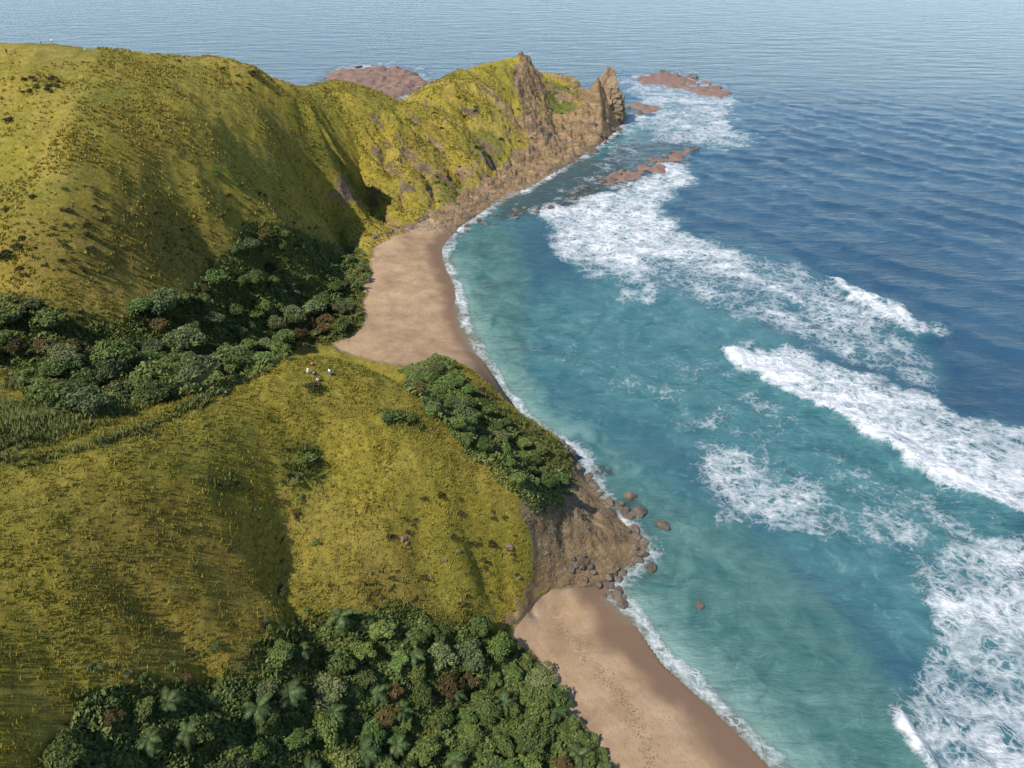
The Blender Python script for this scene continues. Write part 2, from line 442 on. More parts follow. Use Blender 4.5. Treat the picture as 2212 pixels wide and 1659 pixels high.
def ground_material():
    m, nt, P, out = mat("hill_ground")
    g = N(nt, "ShaderNodeNewGeometry"); pos = g.outputs["Position"]
    sand_, rock_, lush_, dry_ = attr(nt, "zones")
    warm_, wet_, shore_, _ = attr(nt, "zones_more")
    n_big = noise(nt, pos, .045, 5, .6); n_mid = noise(nt, pos, .35, 6, .68, .6); n_fine = noise(nt, pos, 2.6, 6, .75); n_tuft = noise(nt, pos, 7.0, 4, .8)
    grass = ramp(nt, n_mid, [(.25, (.145, .104, .014)), (.45, (.255, .188, .023)), (.6, (.335, .255, .038)), (.8, (.43, .335, .075))])
    grass = mixc(nt, rmap(nt, n_big, .35, .7, 0, .8), grass, (.155, .165, .024))
    n_b2 = noise(nt, pos, .028, 4, .6, .4)
    grass = mixc(nt, rmap(nt, n_b2, .50, .66, 0, .6), grass, mixc(nt, n_mid, (.24, .165, .03), (.46, .34, .09)))
    dryc = ramp(nt, n_mid, [(.25, (.095, .058, .013)), (.55, (.20, .135, .030)), (.8, (.31, .225, .075))])
    grass = mixc(nt, math_(nt, 'MULTIPLY', dry_, rmap(nt, n_fine, .3, .62, .35, .95)), grass, dryc)
    lushc = ramp(nt, n_mid, [(.25, (.036, .052, .014)), (.5, (.072, .098, .022)), (.8, (.125, .145, .038))])
    grass = mixc(nt, math_(nt, 'MULTIPLY', lush_, rmap(nt, n_fine, .25, .6, .55, 1)), grass, lushc)
    tw = N(nt, "ShaderNodeSeparateXYZ"); L(nt, pos, tw.inputs[0])
    tz = N(nt, "ShaderNodeMath", operation='SINE'); L(nt, math_(nt, 'ADD', math_(nt, 'MULTIPLY', tw.outputs[2], 5.2), math_(nt, 'MULTIPLY', n_mid, 14.0)), tz.inputs[0])
    grass = mixc(nt, math_(nt, 'MULTIPLY', rmap(nt, tz.outputs[0], .55, .95, 0, .32), rmap(nt, n_big, .42, .58)), grass, (.085, .06, .018))
    soil = noise(nt, pos, .16, 6, .7, .3)
    grass = mixc(nt, math_(nt, 'MULTIPLY', rmap(nt, soil, .61, .68, 0, .8), rmap(nt, n_fine, .4, .6, .3, 1)), grass, (.15, .095, .045))
    clump = noise(nt, pos, .9, 3, .75)
    grass = mixc(nt, rmap(nt, clump, .54, .66, 0, .5), grass, (.085, .066, .014))
    grass = mixc(nt, rmap(nt, clump, .42, .32, 0, .4), grass, (.42, .33, .09))
    # dark brush flecks and pale tufts
    grass = mixc(nt, rmap(nt, n_tuft, .50, .66, 0, .55), grass, (.045, .042, .010))
    grass = mixc(nt, rmap(nt, n_fine, .58, .72, 0, .45), grass, (.33, .28, .09))
    rk = rock_color(nt, pos, warm_)
    s1 = noise(nt, pos, .14, 9, .68); s2 = noise(nt, pos, 9, 3, .7)
    sd = ramp(nt, s1, [(.3, (.18, .115, .066)), (.5, (.265, .176, .104)), (.75, (.36, .258, .162))])
    sd = mixc(nt, rmap(nt, s2, .60, .74, 0, .35), sd, (.24, .17, .11))
    ln_ = noise(nt, pos, .12, 3, .5)
    swl = N(nt, "ShaderNodeMath", operation='SINE'); L(nt, math_(nt, 'ADD', math_(nt, 'MULTIPLY', shore_, 150.0), math_(nt, 'MULTIPLY', ln_, 16.0)), swl.inputs[0])
    sd = mixc(nt, math_(nt, 'MULTIPLY', rmap(nt, swl.outputs[0], .80, .99, 0, .16), rmap(nt, s1, .35, .55)), sd, (.17, .105, .06))
    sd = mixc(nt, wet_, sd, (.135, .085, .054))
    edge = math_(nt, 'ADD', rock_, math_(nt, 'MULTIPLY', math_(nt, 'SUBTRACT', n_mid, .5), .9))
    c = mixc(nt, rmap(nt, edge, .38, .58), grass, rk)
    edge2 = math_(nt, 'ADD', sand_, math_(nt, 'MULTIPLY', math_(nt, 'SUBTRACT', n_fine, .5), .7))
    c = mixc(nt, rmap(nt, edge2, .40, .6), c, sd)
    L(nt, c, P.inputs["Base Color"])
    P.inputs["Roughness"].default_value = .95; P.inputs["Specular IOR Level"].default_value = .15
    hh = math_(nt, 'ADD', math_(nt, 'MULTIPLY', n_fine, .7), math_(nt, 'MULTIPLY', n_tuft, .3))
    hh = math_(nt, 'ADD', hh, math_(nt, 'MULTIPLY', noise(nt, pos, .95, 4, .7), .9))
    hh = math_(nt, 'MULTIPLY', hh, rmap(nt, sand_, .2, .8, 1, .035))
    bump(nt, P, hh, .9, .75)
    return m


M_GROUND = ground_material()


def vis_mesh(name, verts, faces, material, smooth=True, kind=None, parent=None):
    me = bpy.data.meshes.new(name); me.from_pydata(verts, [], faces); me.materials.append(material)
    if smooth: me.polygons.foreach_set("use_smooth", [True] * len(me.polygons))
    o = bpy.data.objects.new(name, me); C.objects.link(o)
    if kind: o["kind"] = kind
    if parent: o.parent = parent
    return o


def grid_mesh(name, X, Y, Zv, material, attrs):
    ny, nx = X.shape
    me = bpy.data.meshes.new(name)
    idx = np.arange(nx * ny).reshape(ny, nx)
    q = np.stack([idx[:-1, :-1], idx[:-1, 1:], idx[1:, 1:], idx[1:, :-1]], -1).reshape(-1, 4)
    me.vertices.add(nx * ny); me.loops.add(q.size); me.polygons.add(len(q))
    me.vertices.foreach_set("co", np.stack([X, Y, Zv], -1).astype(np.float32).ravel())
    me.loops.foreach_set("vertex_index", q.astype(np.int32).ravel())
    me.polygons.foreach_set("loop_start", np.arange(0, q.size, 4, dtype=np.int32))
    me.polygons.foreach_set("use_smooth", np.ones(len(q), bool))
    me.update(calc_edges=True)
    for k, ch in attrs.items():
        a = me.attributes.new(k, 'FLOAT_COLOR', 'POINT')
        a.data.foreach_set("color", np.stack([np.clip(c, 0, 1) for c in ch], -1).astype(np.float32).ravel())
    me.materials.append(material)
    o = bpy.data.objects.new(name, me); C.objects.link(o); return o


one = np.ones_like(Z)
warm = np.clip(pmask(SPUR, FX, FY, 20) * (YY < 160) + head * (.35 + .65 * sstep(.4, .6, fbm(XX / 14, YY / 14, 77, 3))) + pmask([(1290, 130), (1345, 140), (1345, 250), (1280, 250)], FX, FY, 14) * .9
               + pmask([(1118, 120), (1160, 120), (1165, 260), (1115, 260)], FX, FY, 14) * .6 + pmask([(860, 500), (1000, 420), (1150, 330), (1260, 250), (1290, 300), (1100, 420), (950, 510)], FX, FY, 14) * .75, 0, 1)
wet = sstep(9.5, 4.0, SD + nw * 7) * (YY < 140) + sstep(9, 3, SD + nw * 6) * (YY >= 140)
terrain = grid_mesh("terrain", XX, YY, Z, M_GROUND, {"zones": (sand, rock, lush, dry), "zones_more": (warm, wet, np.clip(SD / 40, 0, 1), one)})
terrain["kind"] = "structure"
terrain["label"] = "grassy headland hills, knoll, beaches and rocky shore"

# ------------------------------------------------------------------ sea
SX = axis([(-6000, -700, 500), (-700, -140, 14), (-140, -70, 3), (-70, 160, .75), (160, 420, 2.2), (420, 900, 20), (900, 6000, 500)])
SY = axis([(-200, 40, 12), (40, 240, .7), (240, 560, .95), (560, 720, 2.5), (720, 1500, 20), (1500, 9000, 500)])
sx, sy = np.meshgrid(SX, SY)
fx, fy, ft = proj(sx, sy, 0 * sx)
front = ft > 30
near = (sy < 760) & (sx > -160) & (sx < 450)
w1 = (fbm(sx / 16, sy / 16, 101, 4) - .5); w2 = (fbm(sx / 5, sy / 5, 102, 4) - .5)
ux = fx + w1 * 70 + w2 * 28; uy = fy + w2 * 26 + (fbm(sx / 14, sy / 14, 103, 3) - .5) * 46
BAND = [(1541, 741), (1600, 738), (1690, 745), (1850, 800), (1960, 830), (2025, 835), (2068, 895), (2212, 921), (2500, 990), (2500, 1250), (2212, 1121), (2033, 1065), (1946, 1017), (1877, 973), (1772, 895), (1685, 847), (1600, 800)]
BAND2 = [(1790, 596), (1830, 608), (1900, 648), (2007, 703), (2045, 714), (1960, 720), (1900, 700), (1840, 660)]
LEAD = [(1530, 735), (1600, 800), (1685, 847), (1772, 895), (1877, 973), (1946, 1017), (2033, 1065), (2212, 1121), (2500, 1250)]
LEAD3 = [(1930, 1500), (1940, 1530), (1965, 1590), (2000, 1655), (2060, 1800)]
FOAM = [
    ([(1450, 480), (1659, 554), (1740, 575), (1825, 620), (2000, 711), (2040, 835), (1960, 830), (1690, 745), (1600, 700), (1500, 660), (1400, 640), (1330, 600), (1280, 560)], 40, .50),
    ([(1215, 412), (1290, 400), (1360, 388), (1450, 345), (1500, 335), (1485, 400), (1445, 440), (1460, 489), (1560, 530), (1659, 560), (1600, 590), (1480, 580), (1350, 600), (1300, 590), (1237, 580), (1190, 520), (1150, 458)], 34, .70),
    ([(1315, 605), (1400, 600), (1428, 640), (1420, 665), (1340, 655)], 20, .62),
    ([(1180, 755), (1540, 745), (1690, 850), (1900, 1000), (2212, 1125), (2300, 1700), (1990, 1659), (1937, 1526), (1980, 1300), (1850, 1180), (1700, 1170), (1560, 1150), (1472, 1050), (1472, 964), (1400, 900), (1250, 820)], 50, .36),
    ([(1472, 964), (1560, 930), (1659, 960), (1800, 1050), (1950, 1100), (2100, 1150), (1950, 1200), (1800, 1170), (1659, 1156), (1540, 1140)], 45, .50),
    ([(1990, 1190), (2212, 1150), (2500, 1200), (2500, 1800), (2030, 1750), (2000, 1655), (1965, 1590), (1937, 1520), (1985, 1400)], 40, .58),
    ([(1340, 150), (1400, 150), (1440, 157), (1520, 170), (1580, 190), (1600, 235), (1590, 280), (1650, 300), (1600, 318), (1530, 330), (1440, 310), (1400, 290), (1350, 300), (1340, 262), (1390, 240), (1350, 200)], 16, .56),
    ([(680, 150), (720, 140), (840, 136), (900, 150), (940, 168), (930, 190), (880, 225), (820, 225), (800, 205), (720, 190)], 10, .50),
    ([(1155, 165), (1235, 165), (1240, 185), (1155, 185)], 5, .6),
    ([(1240, 400), (1290, 330), (1345, 270), (1400, 280), (1400, 330), (1300, 390)], 16, .40),
]
foam = np.zeros_like(sx)
for P, f, s in FOAM:
    foam = np.maximum(foam, pmask(P, ux, uy, f) * s * near * front)
inb = pmask(BAND, ux, uy, 16) * near * front
dl = sdist(LEAD, ux, uy, closed=False)
foam = np.maximum(foam, inb * (.56 + .44 * np.exp(-dl / 60.0)))
inb2 = pmask(BAND2, ux, uy, 14) * near * front
dl2 = sdist([(1780, 596), (1840, 660), (1900, 700), (1960, 720), (2050, 722)], ux, uy, closed=False)
foam = np.maximum(foam, inb2 * (.5 + .38 * np.exp(-dl2 / 22.0)))
dl3 = sdist(LEAD3, ux, uy, closed=False)
tap = sstep(1500, 1570, fy)
foam = np.maximum(foam, np.exp(-(dl3 / 22.0) ** 2) * (.35 + .42 * tap + .25 * w2) * near * front)
sdw = np.full(sx.shape, -500.0)
nearc = (sx > -420) & (sx < 330) & (sy > -160) & (sy < 760)
sdw[nearc] = sdist(COAST, sx[nearc], sy[nearc])
dco = -sdw
tongue = w1 * 5 + w2 * 3
swash = sstep(3.6, .8, np.abs(dco - .9 + tongue * .8)) * front * near
isrock = (pmask([(1220, 960), (1300, 1040), (1420, 1180), (1340, 1270), (1440, 1290), (1480, 1150), (1330, 1000), (1250, 940)], fx, fy, 12) + pmask([(960, 560), (960, 470), (1240, 330), (1360, 240), (1400, 300), (1240, 450), (1050, 520)], fx, fy, 10))
foam = np.maximum(foam, swash * np.where(isrock > .3, .64, .61))
foam = np.maximum(foam, sstep(10, 1, dco + tongue) * sstep(.3, .7, isrock) * .58 * near)
foam = np.maximum(foam, (sy > 300) * sstep(14, 2, dco + tongue) * .6 * nearc * (isrock < .3))
shallow = np.exp(-np.maximum(dco, 0) / 34.0) * .8
shallow = np.maximum(shallow, pmask([(1100, 640), (1330, 560), (1560, 620), (1720, 740), (1950, 850), (2212, 1000), (2212, 1500), (1900, 1400), (1500, 1000), (1300, 900), (1130, 800)], ux, uy, 60) * .62 * near)
shallow = np.maximum(shallow, foam * .75)
shallow *= nearc * (sy < 620)
green = pmask([(1200, 930), (1330, 980), (1480, 1080), (1700, 1200), (1950, 1500), (2050, 1800), (1500, 1800), (1300, 1250), (1420, 1190), (1300, 1050)], ux, uy, 70) * near
green = np.maximum(green, pmask([(960, 520), (1080, 470), (1130, 560), (1140, 700), (1150, 860), (1080, 850), (1000, 700)], ux, uy, 40) * near)
pale = np.exp(-np.maximum(dco, 0) / 7.0) * nearc * (1 - np.clip(isrock, 0, 1)) * (sy < 330)
reef = pmask([(1240, 990), (1330, 1000), (1420, 1150), (1450, 1250), (1380, 1260), (1300, 1080)], ux, uy, 14) * sstep(.42, .6, fbm(sx / 4, sy / 4, 120, 3)) * .9
reef = np.maximum(reef, pmask([(1180, 360), (1260, 350), (1370, 300), (1480, 300), (1500, 340), (1370, 400), (1270, 440), (1100, 480), (1060, 460)], ux, uy, 14) * .85)
reef = np.maximum(reef, pmask([(690, 160), (800, 140), (930, 170), (930, 210), (800, 225), (700, 190)], ux, uy, 10) * .8) * near

crest = inb * np.exp(-dl / 34.0)
crest2 = inb2
wedge = np.exp(-(dl3 / 24.0) ** 2) * near * front * tap
swd = sx * .8 + sy * .6
swell = np.sin(swd * 2 * math.pi / 21 + w1 * 7 + 2 * (fbm(sx / 60, sy / 60, 133, 2))) * .27 * sstep(110, 150, swd) * (.35 + 1.3 * fbm(sx / 45, sy / 45, 134, 3)) * sstep(700, 380, sy) + (fbm(sx / 6, sy / 6, 131, 3) - .5) * .35 * sstep(750, 400, sy)
lines = np.sin(dco * 2 * math.pi / (8 + dco * .05) + w1 * 9) * (.10 + .12 * fbm(sx / 20, sy / 20, 140, 2)) * sstep(3, 12, dco) * sstep(130, 60, dco)
w3 = fbm(sx / 2.2, sy / 2.2, 141, 3) - .5
swz = np.where(near, swell * sstep(2, 60, dco) + lines, 0) + crest * (2.2 + w2 * 2.2) + crest2 * (1.8 + w2 * 1.5) + wedge * 1.3 + foam * (w2 * .7 + w3 * .6) * sstep(2, 10, dco)
swz = np.where(nearc & (sdw > -2.5), .06 + .25 * np.clip(foam, 0, 1) * 0, swz) + .05


def sea_material():
    m, nt, P, out = mat("sea_water")
    g = N(nt, "ShaderNodeNewGeometry"); pos = g.outputs["Position"]
    foam_, shal_, green_, pale_ = attr(nt, "sea")
    reef_, thin_, _, _ = attr(nt, "sea_more")
    nb = noise(nt, pos, .02, 5, .6); nm = noise(nt, pos, .12, 5, .65, .5)
    deep = ramp(nt, nb, [(.3, (.014, .045, .080)), (.7, (.023, .066, .108))])
    turq = ramp(nt, nm, [(.3, (.024, .095, .106)), (.7, (.070, .170, .172))])
    tg = ramp(nt, nm, [(.3, (.026, .085, .080)), (.7, (.075, .150, .135))])
    c = mixc(nt, rmap(nt, shal_, .05, .75), deep, turq)
    c = mixc(nt, rmap(nt, green_, .1, .9, 0, .9), c, tg)
    c = mixc(nt, rmap(nt, math_(nt, 'ADD', pale_, math_(nt, 'MULTIPLY', math_(nt, 'SUBTRACT', nm, .5), .5)), .15, .95, 0, .92), c, (.22, .33, .28))
    c = mixc(nt, math_(nt, 'MULTIPLY', reef_, .85), c, (.030, .040, .036))
    nmot = noise(nt, pos, .21, 5, .7, 1.0)
    c = mixc(nt, math_(nt, 'MULTIPLY', rmap(nt, nmot, .52, .68, 0, .45), rmap(nt, shal_, .2, .6)), c, (.030, .062, .062))
    c = mixc(nt, math_(nt, 'MULTIPLY', rmap(nt, nmot, .44, .32, 0, .40), rmap(nt, shal_, .2, .6)), c, (.16, .25, .235))
    # foam lace: warped cell edges broken by noise
    wv = N(nt, "ShaderNodeTexNoise"); wv.inputs["Scale"].default_value = .35; wv.inputs["Detail"].default_value = 4; L(nt, pos, wv.inputs["Vector"])
    vm = N(nt, "ShaderNodeVectorMath", operation='MULTIPLY_ADD'); L(nt, wv.outputs["Color"], vm.inputs[0]); vm.inputs[1].default_value = (5, 5, 0); L(nt, pos, vm.inputs[2])
    cells = None
    for sc in (.22, .62):
        v = N(nt, "ShaderNodeTexVoronoi", feature='DISTANCE_TO_EDGE'); v.inputs["Scale"].default_value = sc; L(nt, vm.outputs[0], v.inputs["Vector"])
        e = rmap(nt, v.outputs["Distance"], 0, .34, 1, 0)
        cells = e if cells is None else math_(nt, 'MAXIMUM', math_(nt, 'MULTIPLY', cells, 1.0), math_(nt, 'MULTIPLY', e, .92))
    nf = noise(nt, pos, .9, 6, .7); nl = noise(nt, pos, .16, 4, .6)
    ns = noise(nt, pos, .055, 5, .6, .8)
    pat = math_(nt, 'ADD', math_(nt, 'MULTIPLY', cells, .5), math_(nt, 'ADD', math_(nt, 'MULTIPLY', nf, .55), math_(nt, 'ADD', math_(nt, 'MULTIPLY', nl, .5), math_(nt, 'MULTIPLY', math_(nt, 'SUBTRACT', ns, .62), 1.1))))
    lvl = math_(nt, 'ADD', pat, math_(nt, 'MULTIPLY', foam_, 1.25))
    fm = rmap(nt, lvl, 1.25, 1.85)
    fm = math_(nt, 'MULTIPLY', fm, rmap(nt, foam_, .02, .16))
    fc = mixc(nt, rmap(nt, noise(nt, pos, .55, 6, .75), .3, .7), (.36, .39, .40), (.69, .675, .675))
    c = mixc(nt, fm, c, fc)
    L(nt, c, P.inputs["Base Color"])
    P.inputs["IOR"].default_value = 1.33
    L(nt, rmap(nt, fm, 0, 1, .16, .8), P.inputs["Roughness"])
    L(nt, rmap(nt, fm, 0, 1, .22, .1), P.inputs["Specular IOR Level"])
    mp = N(nt, "ShaderNodeMapping"); mp.inputs["Rotation"].default_value = (0, 0, math.radians(-22)); mp.inputs["Scale"].default_value = (.55, 1.5, 1); L(nt, pos, mp.inputs["Vector"])
    b1 = noise(nt, mp.outputs[0], .33, 7, .66, .3); b2 = noise(nt, mp.outputs[0], .045, 4, .55, .3)
    h = math_(nt, 'ADD', math_(nt, 'MULTIPLY', b1, .8), math_(nt, 'ADD', math_(nt, 'MULTIPLY', b2, 3.0), math_(nt, 'MULTIPLY', fm, .35)))
    bump(nt, P, h, .9, 1.1)
    tr = N(nt, "ShaderNodeBsdfTransparent"); mx = N(nt, "ShaderNodeMixShader")
    a = math_(nt, 'MULTIPLY', thin_, math_(nt, 'SUBTRACT', 1.0, fm))
    L(nt, a, mx.inputs[0]); L(nt, P.outputs[0], mx.inputs[1]); L(nt, tr.outputs[0], mx.inputs[2]); L(nt, mx.outputs[0], out.inputs["Surface"])
    return m


thin = sstep(5.0, -0.5, dco) * .9 * nearc
sea = grid_mesh("sea", sx, sy, swz, sea_material(), {"sea": (foam, shallow, green, pale), "sea_more": (reef, thin, 0 * sx, 0 * sx + 1)})
sea["kind"] = "structure"
sea["label"] = "blue sea with turquoise shallows and white surf"

# ------------------------------------------------------------------ object helpers
def tag(o, label, cat, group=None, kind=None):
    o["label"] = label; o["category"] = cat
    if group: o["group"] = group
    if kind: o["kind"] = kind
    return o


def empty(name, loc, rz=0.0, sc=1.0):
    o = bpy.data.objects.new(name, None); o.location = loc; o.rotation_euler = (0, 0, rz); o.scale = (sc,) * 3 if not hasattr(sc, '__len__') else sc
    o.empty_display_size = .3; C.objects.link(o); return o


def link(name, me, parent=None, loc=(0, 0, 0), rot=(0, 0, 0), sc=(1, 1, 1)):
    o = bpy.data.objects.new(name, me); o.location = loc; o.rotation_euler = rot; o.scale = sc; C.objects.link(o)
    if parent: o.parent = parent
    return o


def mesh(name, v, f, m, smooth=False):
    me = bpy.data.meshes.new(name); me.from_pydata([tuple(p) for p in v], [], f); me.materials.append(m)
    if smooth: me.polygons.foreach_set("use_smooth", [True] * len(me.polygons))
    return me


def leaf_mat(name, stops, rnd=.35, trans=True, nscale=.55):
    m, nt, P, out = mat(name)
    oi = N(nt, "ShaderNodeObjectInfo"); g = N(nt, "ShaderNodeNewGeometry")
    tc = N(nt, "ShaderNodeTexCoord")
    n1 = noise(nt, tc.outputs["Object"], nscale, 5, .65)
    f = math_(nt, 'ADD', math_(nt, 'MULTIPLY', n1, .55), math_(nt, 'MULTIPLY', g.outputs["Random Per Island"], .45))
    c = ramp(nt, f, stops)
    h = N(nt, "ShaderNodeHueSaturation"); L(nt, c, h.inputs["Color"])
    L(nt, rmap(nt, oi.outputs["Random"], 0, 1, .475, .525), h.inputs["Hue"])
    wn = N(nt, "ShaderNodeTexWhiteNoise", noise_dimensions='1D'); L(nt, oi.outputs["Random"], wn.inputs["W"])
    L(nt, rmap(nt, wn.outputs["Value"], 0, 1, 1 - rnd, 1 + rnd), h.inputs["Value"])
    L(nt, h.outputs[0], P.inputs["Base Color"]); P.inputs["Roughness"].default_value = .6; P.inputs["Specular IOR Level"].default_value = .25
    if trans:
        t = N(nt, "ShaderNodeBsdfTranslucent"); L(nt, h.outputs[0], t.inputs[0]); mx = N(nt, "ShaderNodeMixShader"); mx.inputs[0].default_value = .28
        L(nt, P.outputs[0], mx.inputs[1]); L(nt, t.outputs[0], mx.inputs[2]); L(nt, mx.outputs[0], out.inputs[0])
    return m


def plain(name, col, rough=.8, nscale=3.0, var=.35):
    m, nt, P, out = mat(name)
    tc = N(nt, "ShaderNodeTexCoord"); n1 = noise(nt, tc.outputs["Object"], nscale, 4, .6)
    c = mixc(nt, rmap(nt, n1, .3, .7), tuple(x * (1 - var) for x in col), tuple(min(1, x * (1 + var)) for x in col)); L(nt, c, P.inputs["Base Color"])
    P.inputs["Roughness"].default_value = rough; return m


M_LEAF = leaf_mat("broad_leaves", [(.15, (.042, .064, .016)), (.45, (.092, .130, .030)), (.7, (.15, .185, .046)), (.95, (.23, .24, .08))])
M_LEAF2 = leaf_mat("pale_leaves", [(.15, (.05, .066, .025)), (.5, (.12, .142, .052)), (.9, (.23, .235, .10))])
M_DRYLEAF = leaf_mat("tan_leaves", [(.15, (.035, .028, .010)), (.5, (.095, .072, .020)), (.9, (.20, .15, .05))])
M_FROND = leaf_mat("fronds", [(.15, (.022, .042, .012)), (.5, (.055, .088, .024)), (.9, (.12, .15, .05))])
M_SHRUB = leaf_mat("dark_shrub_leaves", [(.15, (.026, .026, .011)), (.5, (.058, .058, .02)), (.9, (.12, .11, .038))])
M_BARK = plain("bark", (.085, .062, .045), .9)
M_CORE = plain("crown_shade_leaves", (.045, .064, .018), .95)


def tube(V, Fc, p0, p1, r0, r1, k=6):
    p0 = Vector(p0); p1 = Vector(p1); d = (p1 - p0).normalized(); a = d.orthogonal().normalized(); b = d.cross(a); s = len(V)
    for p, r in ((p0, r0), (p1, r1)):
        for i in range(k):
            t = 2 * math.pi * i / k; V.append(p + a * (r * math.cos(t)) + b * (r * math.sin(t)))
    for i in range(k): Fc.append((s + i, s + (i + 1) % k, s + k + (i + 1) % k, s + k + i))


def leaf(V, Fc, p, nrm, size, rnd):
    nrm = Vector(nrm); a = nrm.orthogonal().normalized(); a.rotate(Matrix.Rotation(rnd.uniform(0, 6.28), 3, nrm)); b = nrm.cross(a).normalized()
    s = len(V); w = size * rnd.uniform(.35, .6); l = size * rnd.uniform(.7, 1.2)
    V += [p - a * l * .5, p + b * w * .5 + nrm * size * .08, p + a * l * .5 - nrm * size * .12, p - b * w * .5 + nrm * size * .08]
    Fc.append((s, s + 1, s + 2, s + 3))


def crown_mesh(name, seed, R, Hh, base, nleaf, size, material, flat=1.0, nl=9):
    rnd = random.Random(seed); V, Fc = [], []
    lobes = []
    for i in range(nl):
        a = 2.4 * i + rnd.uniform(-.4, .4); rr = R * .78 * math.sqrt((i + .3) / nl) * rnd.uniform(.8, 1.15)
        lr = R * rnd.uniform(.26, .56)
        lobes.append((Vector((rr * math.cos(a), rr * math.sin(a), base + Hh * (.74 - .42 * (rr / R) ** 2) * rnd.uniform(.72, 1.14))), lr))
    per = nleaf // nl
    for c, lr in lobes:
        for k in range(per):
            d = Vector((rnd.gauss(0, 1), rnd.gauss(0, 1), rnd.gauss(.35, 1))).normalized()
            if d.z < -.45: d.z *= -1
            q = lr * rnd.uniform(.72, 1.08)
            p = c + Vector((d.x * q, d.y * q, d.z * q * .78 * flat))
            nn = (d + Vector((rnd.gauss(0, .45), rnd.gauss(0, .45), rnd.gauss(.25, .4)))).normalized()
            leaf(V, Fc, p, nn, size * rnd.uniform(.7, 1.35), rnd)
    return mesh(name, V, Fc, material)


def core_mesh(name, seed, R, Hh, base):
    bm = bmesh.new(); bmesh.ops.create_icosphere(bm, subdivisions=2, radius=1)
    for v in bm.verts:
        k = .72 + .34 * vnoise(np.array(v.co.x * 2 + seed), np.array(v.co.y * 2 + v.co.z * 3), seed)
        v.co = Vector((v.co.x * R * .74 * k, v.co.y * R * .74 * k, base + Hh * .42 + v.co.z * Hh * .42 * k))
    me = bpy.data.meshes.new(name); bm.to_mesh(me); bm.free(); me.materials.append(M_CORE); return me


def trunk_mesh(name, seed, h, r, R):
    rnd = random.Random(seed); V, Fc = [], []
    p = Vector((0, 0, -.5)); q = Vector((rnd.uniform(-.15, .15), rnd.uniform(-.15, .15), h * .55)); tube(V, Fc, p, q, r, r * .72)
    q2 = q + Vector((rnd.uniform(-.3, .3), rnd.uniform(-.3, .3), h * .45)); tube(V, Fc, q, q2, r * .72, r * .3)
    for i in range(4):
        a = i * 1.7 + rnd.uniform(-.4, .4); s = q.lerp(q2, rnd.uniform(0, .5))
        tube(V, Fc, s, s + Vector((math.cos(a) * R * .55, math.sin(a) * R * .55, h * rnd.uniform(.25, .45))), r * .42, r * .12, 5)
    return mesh(name, V, Fc, M_BARK, True)


def on(x, y, dz=0.0): return (float(x), float(y), float(ground(x, y)) + dz)


# broad trees: eight crowns
TREES = []
for i in range(8):
    R = [2.6, 3.0, 2.3, 3.3, 2.7, 2.1, 2.9, 2.5][i]; Hh = R * [1.15, 1.0, 1.3, .95, 1.1, 1.35, 1.2, 1.05][i]; base = [1.1, 1.3, 1.5, 1.2, .9, 1.5, 1.4, 1.1][i]
    cr = crown_mesh("crown", 100 + i, R, Hh, base, 1150, .62, [M_LEAF, M_LEAF, M_LEAF, M_LEAF2, M_LEAF, M_LEAF2, M_LEAF, M_DRYLEAF][i])
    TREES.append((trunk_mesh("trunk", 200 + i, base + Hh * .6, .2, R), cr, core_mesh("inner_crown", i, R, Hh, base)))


def tree(x, y, variant, sc, label, group, name="broadleaf_tree", dz=-.1):
    tr, cr, co = TREES[variant]
    rz = random.uniform(0, 6.28)
    e = empty(name, on(x, y, dz), rz, (sc * random.uniform(.75, 1.3), sc * random.uniform(.75, 1.2), sc * random.uniform(.7, 1.2)))
    e.rotation_euler = (random.uniform(-.12, .12), random.uniform(-.12, .12), rz)
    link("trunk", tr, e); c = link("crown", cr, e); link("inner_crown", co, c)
    return tag(e, label, "tree", group)


# palms with arching fronds
def frond_mesh(name, seed):
    rnd = random.Random(seed); V, Fc = [], []
    Ln = rnd.uniform(2.1, 2.8); prev = None
    up = rnd.uniform(.5, .95); m = 9
    spine = []
    for i in range(m + 1):
        t = i / m; spine.append(Vector((Ln * (t - .12 * t * t), 0, up * Ln * .62 * t - Ln * .72 * t * t)))
    for i in range(m):
        a, b = spine[i], spine[i + 1]; t = (i + .5) / m
        w = .62 * math.sin(math.pi * min(1, .12 + .88 * t)) ** .6 + .04
        for s in (-1, 1):
            k = len(V); tip = (a + b) * .5 + Vector((.28, s * w, -.22 * w))
            V += [a, b, tip]; Fc.append((k, k + 1, k + 2))
            k = len(V); tip2 = b + Vector((.22, s * w * .9, -.3 * w)); V += [a.lerp(b, .55), b + (b - a) * .15, tip2]; Fc.append((k, k + 1, k + 2))
    return mesh(name, V, Fc, M_FROND)


FRONDS = [frond_mesh("frond", 300 + i) for i in range(4)]
PALM_TRUNK = None
_V, _F = [], []
for i in range(5): tube(_V, _F, (.05 * i * i * .2, 0, i * .75 - .4), (.05 * (i + 1) ** 2 * .2, 0, (i + 1) * .75 - .4), .17 - .012 * i, .17 - .012 * (i + 1), 7)
PALM_TRUNK = mesh("trunk", _V, _F, M_BARK, True)


def palm(x, y, sc, label, group):
    e = empty("palm_tree", on(x, y, -.1), random.uniform(0, 6.28), sc)
    link("trunk", PALM_TRUNK, e)
    nfr = random.randint(11, 14)
    for k in range(nfr):
        link("frond", random.choice(FRONDS), e, (.25, 0, 3.3), (random.uniform(-.2, .2), random.uniform(-.5, .75), k * 2.4 + random.uniform(-.2, .2)), (random.uniform(.8, 1.15),) * 3)
    return tag(e, label, "palm", group)


# shrubs
SHRUBS = [crown_mesh("shrub", 400 + i, 1.0, 1.0, -.05, 260, .34, [M_SHRUB, M_SHRUB, M_LEAF, M_DRYLEAF, M_LEAF2][i], nl=6) for i in range(5)]


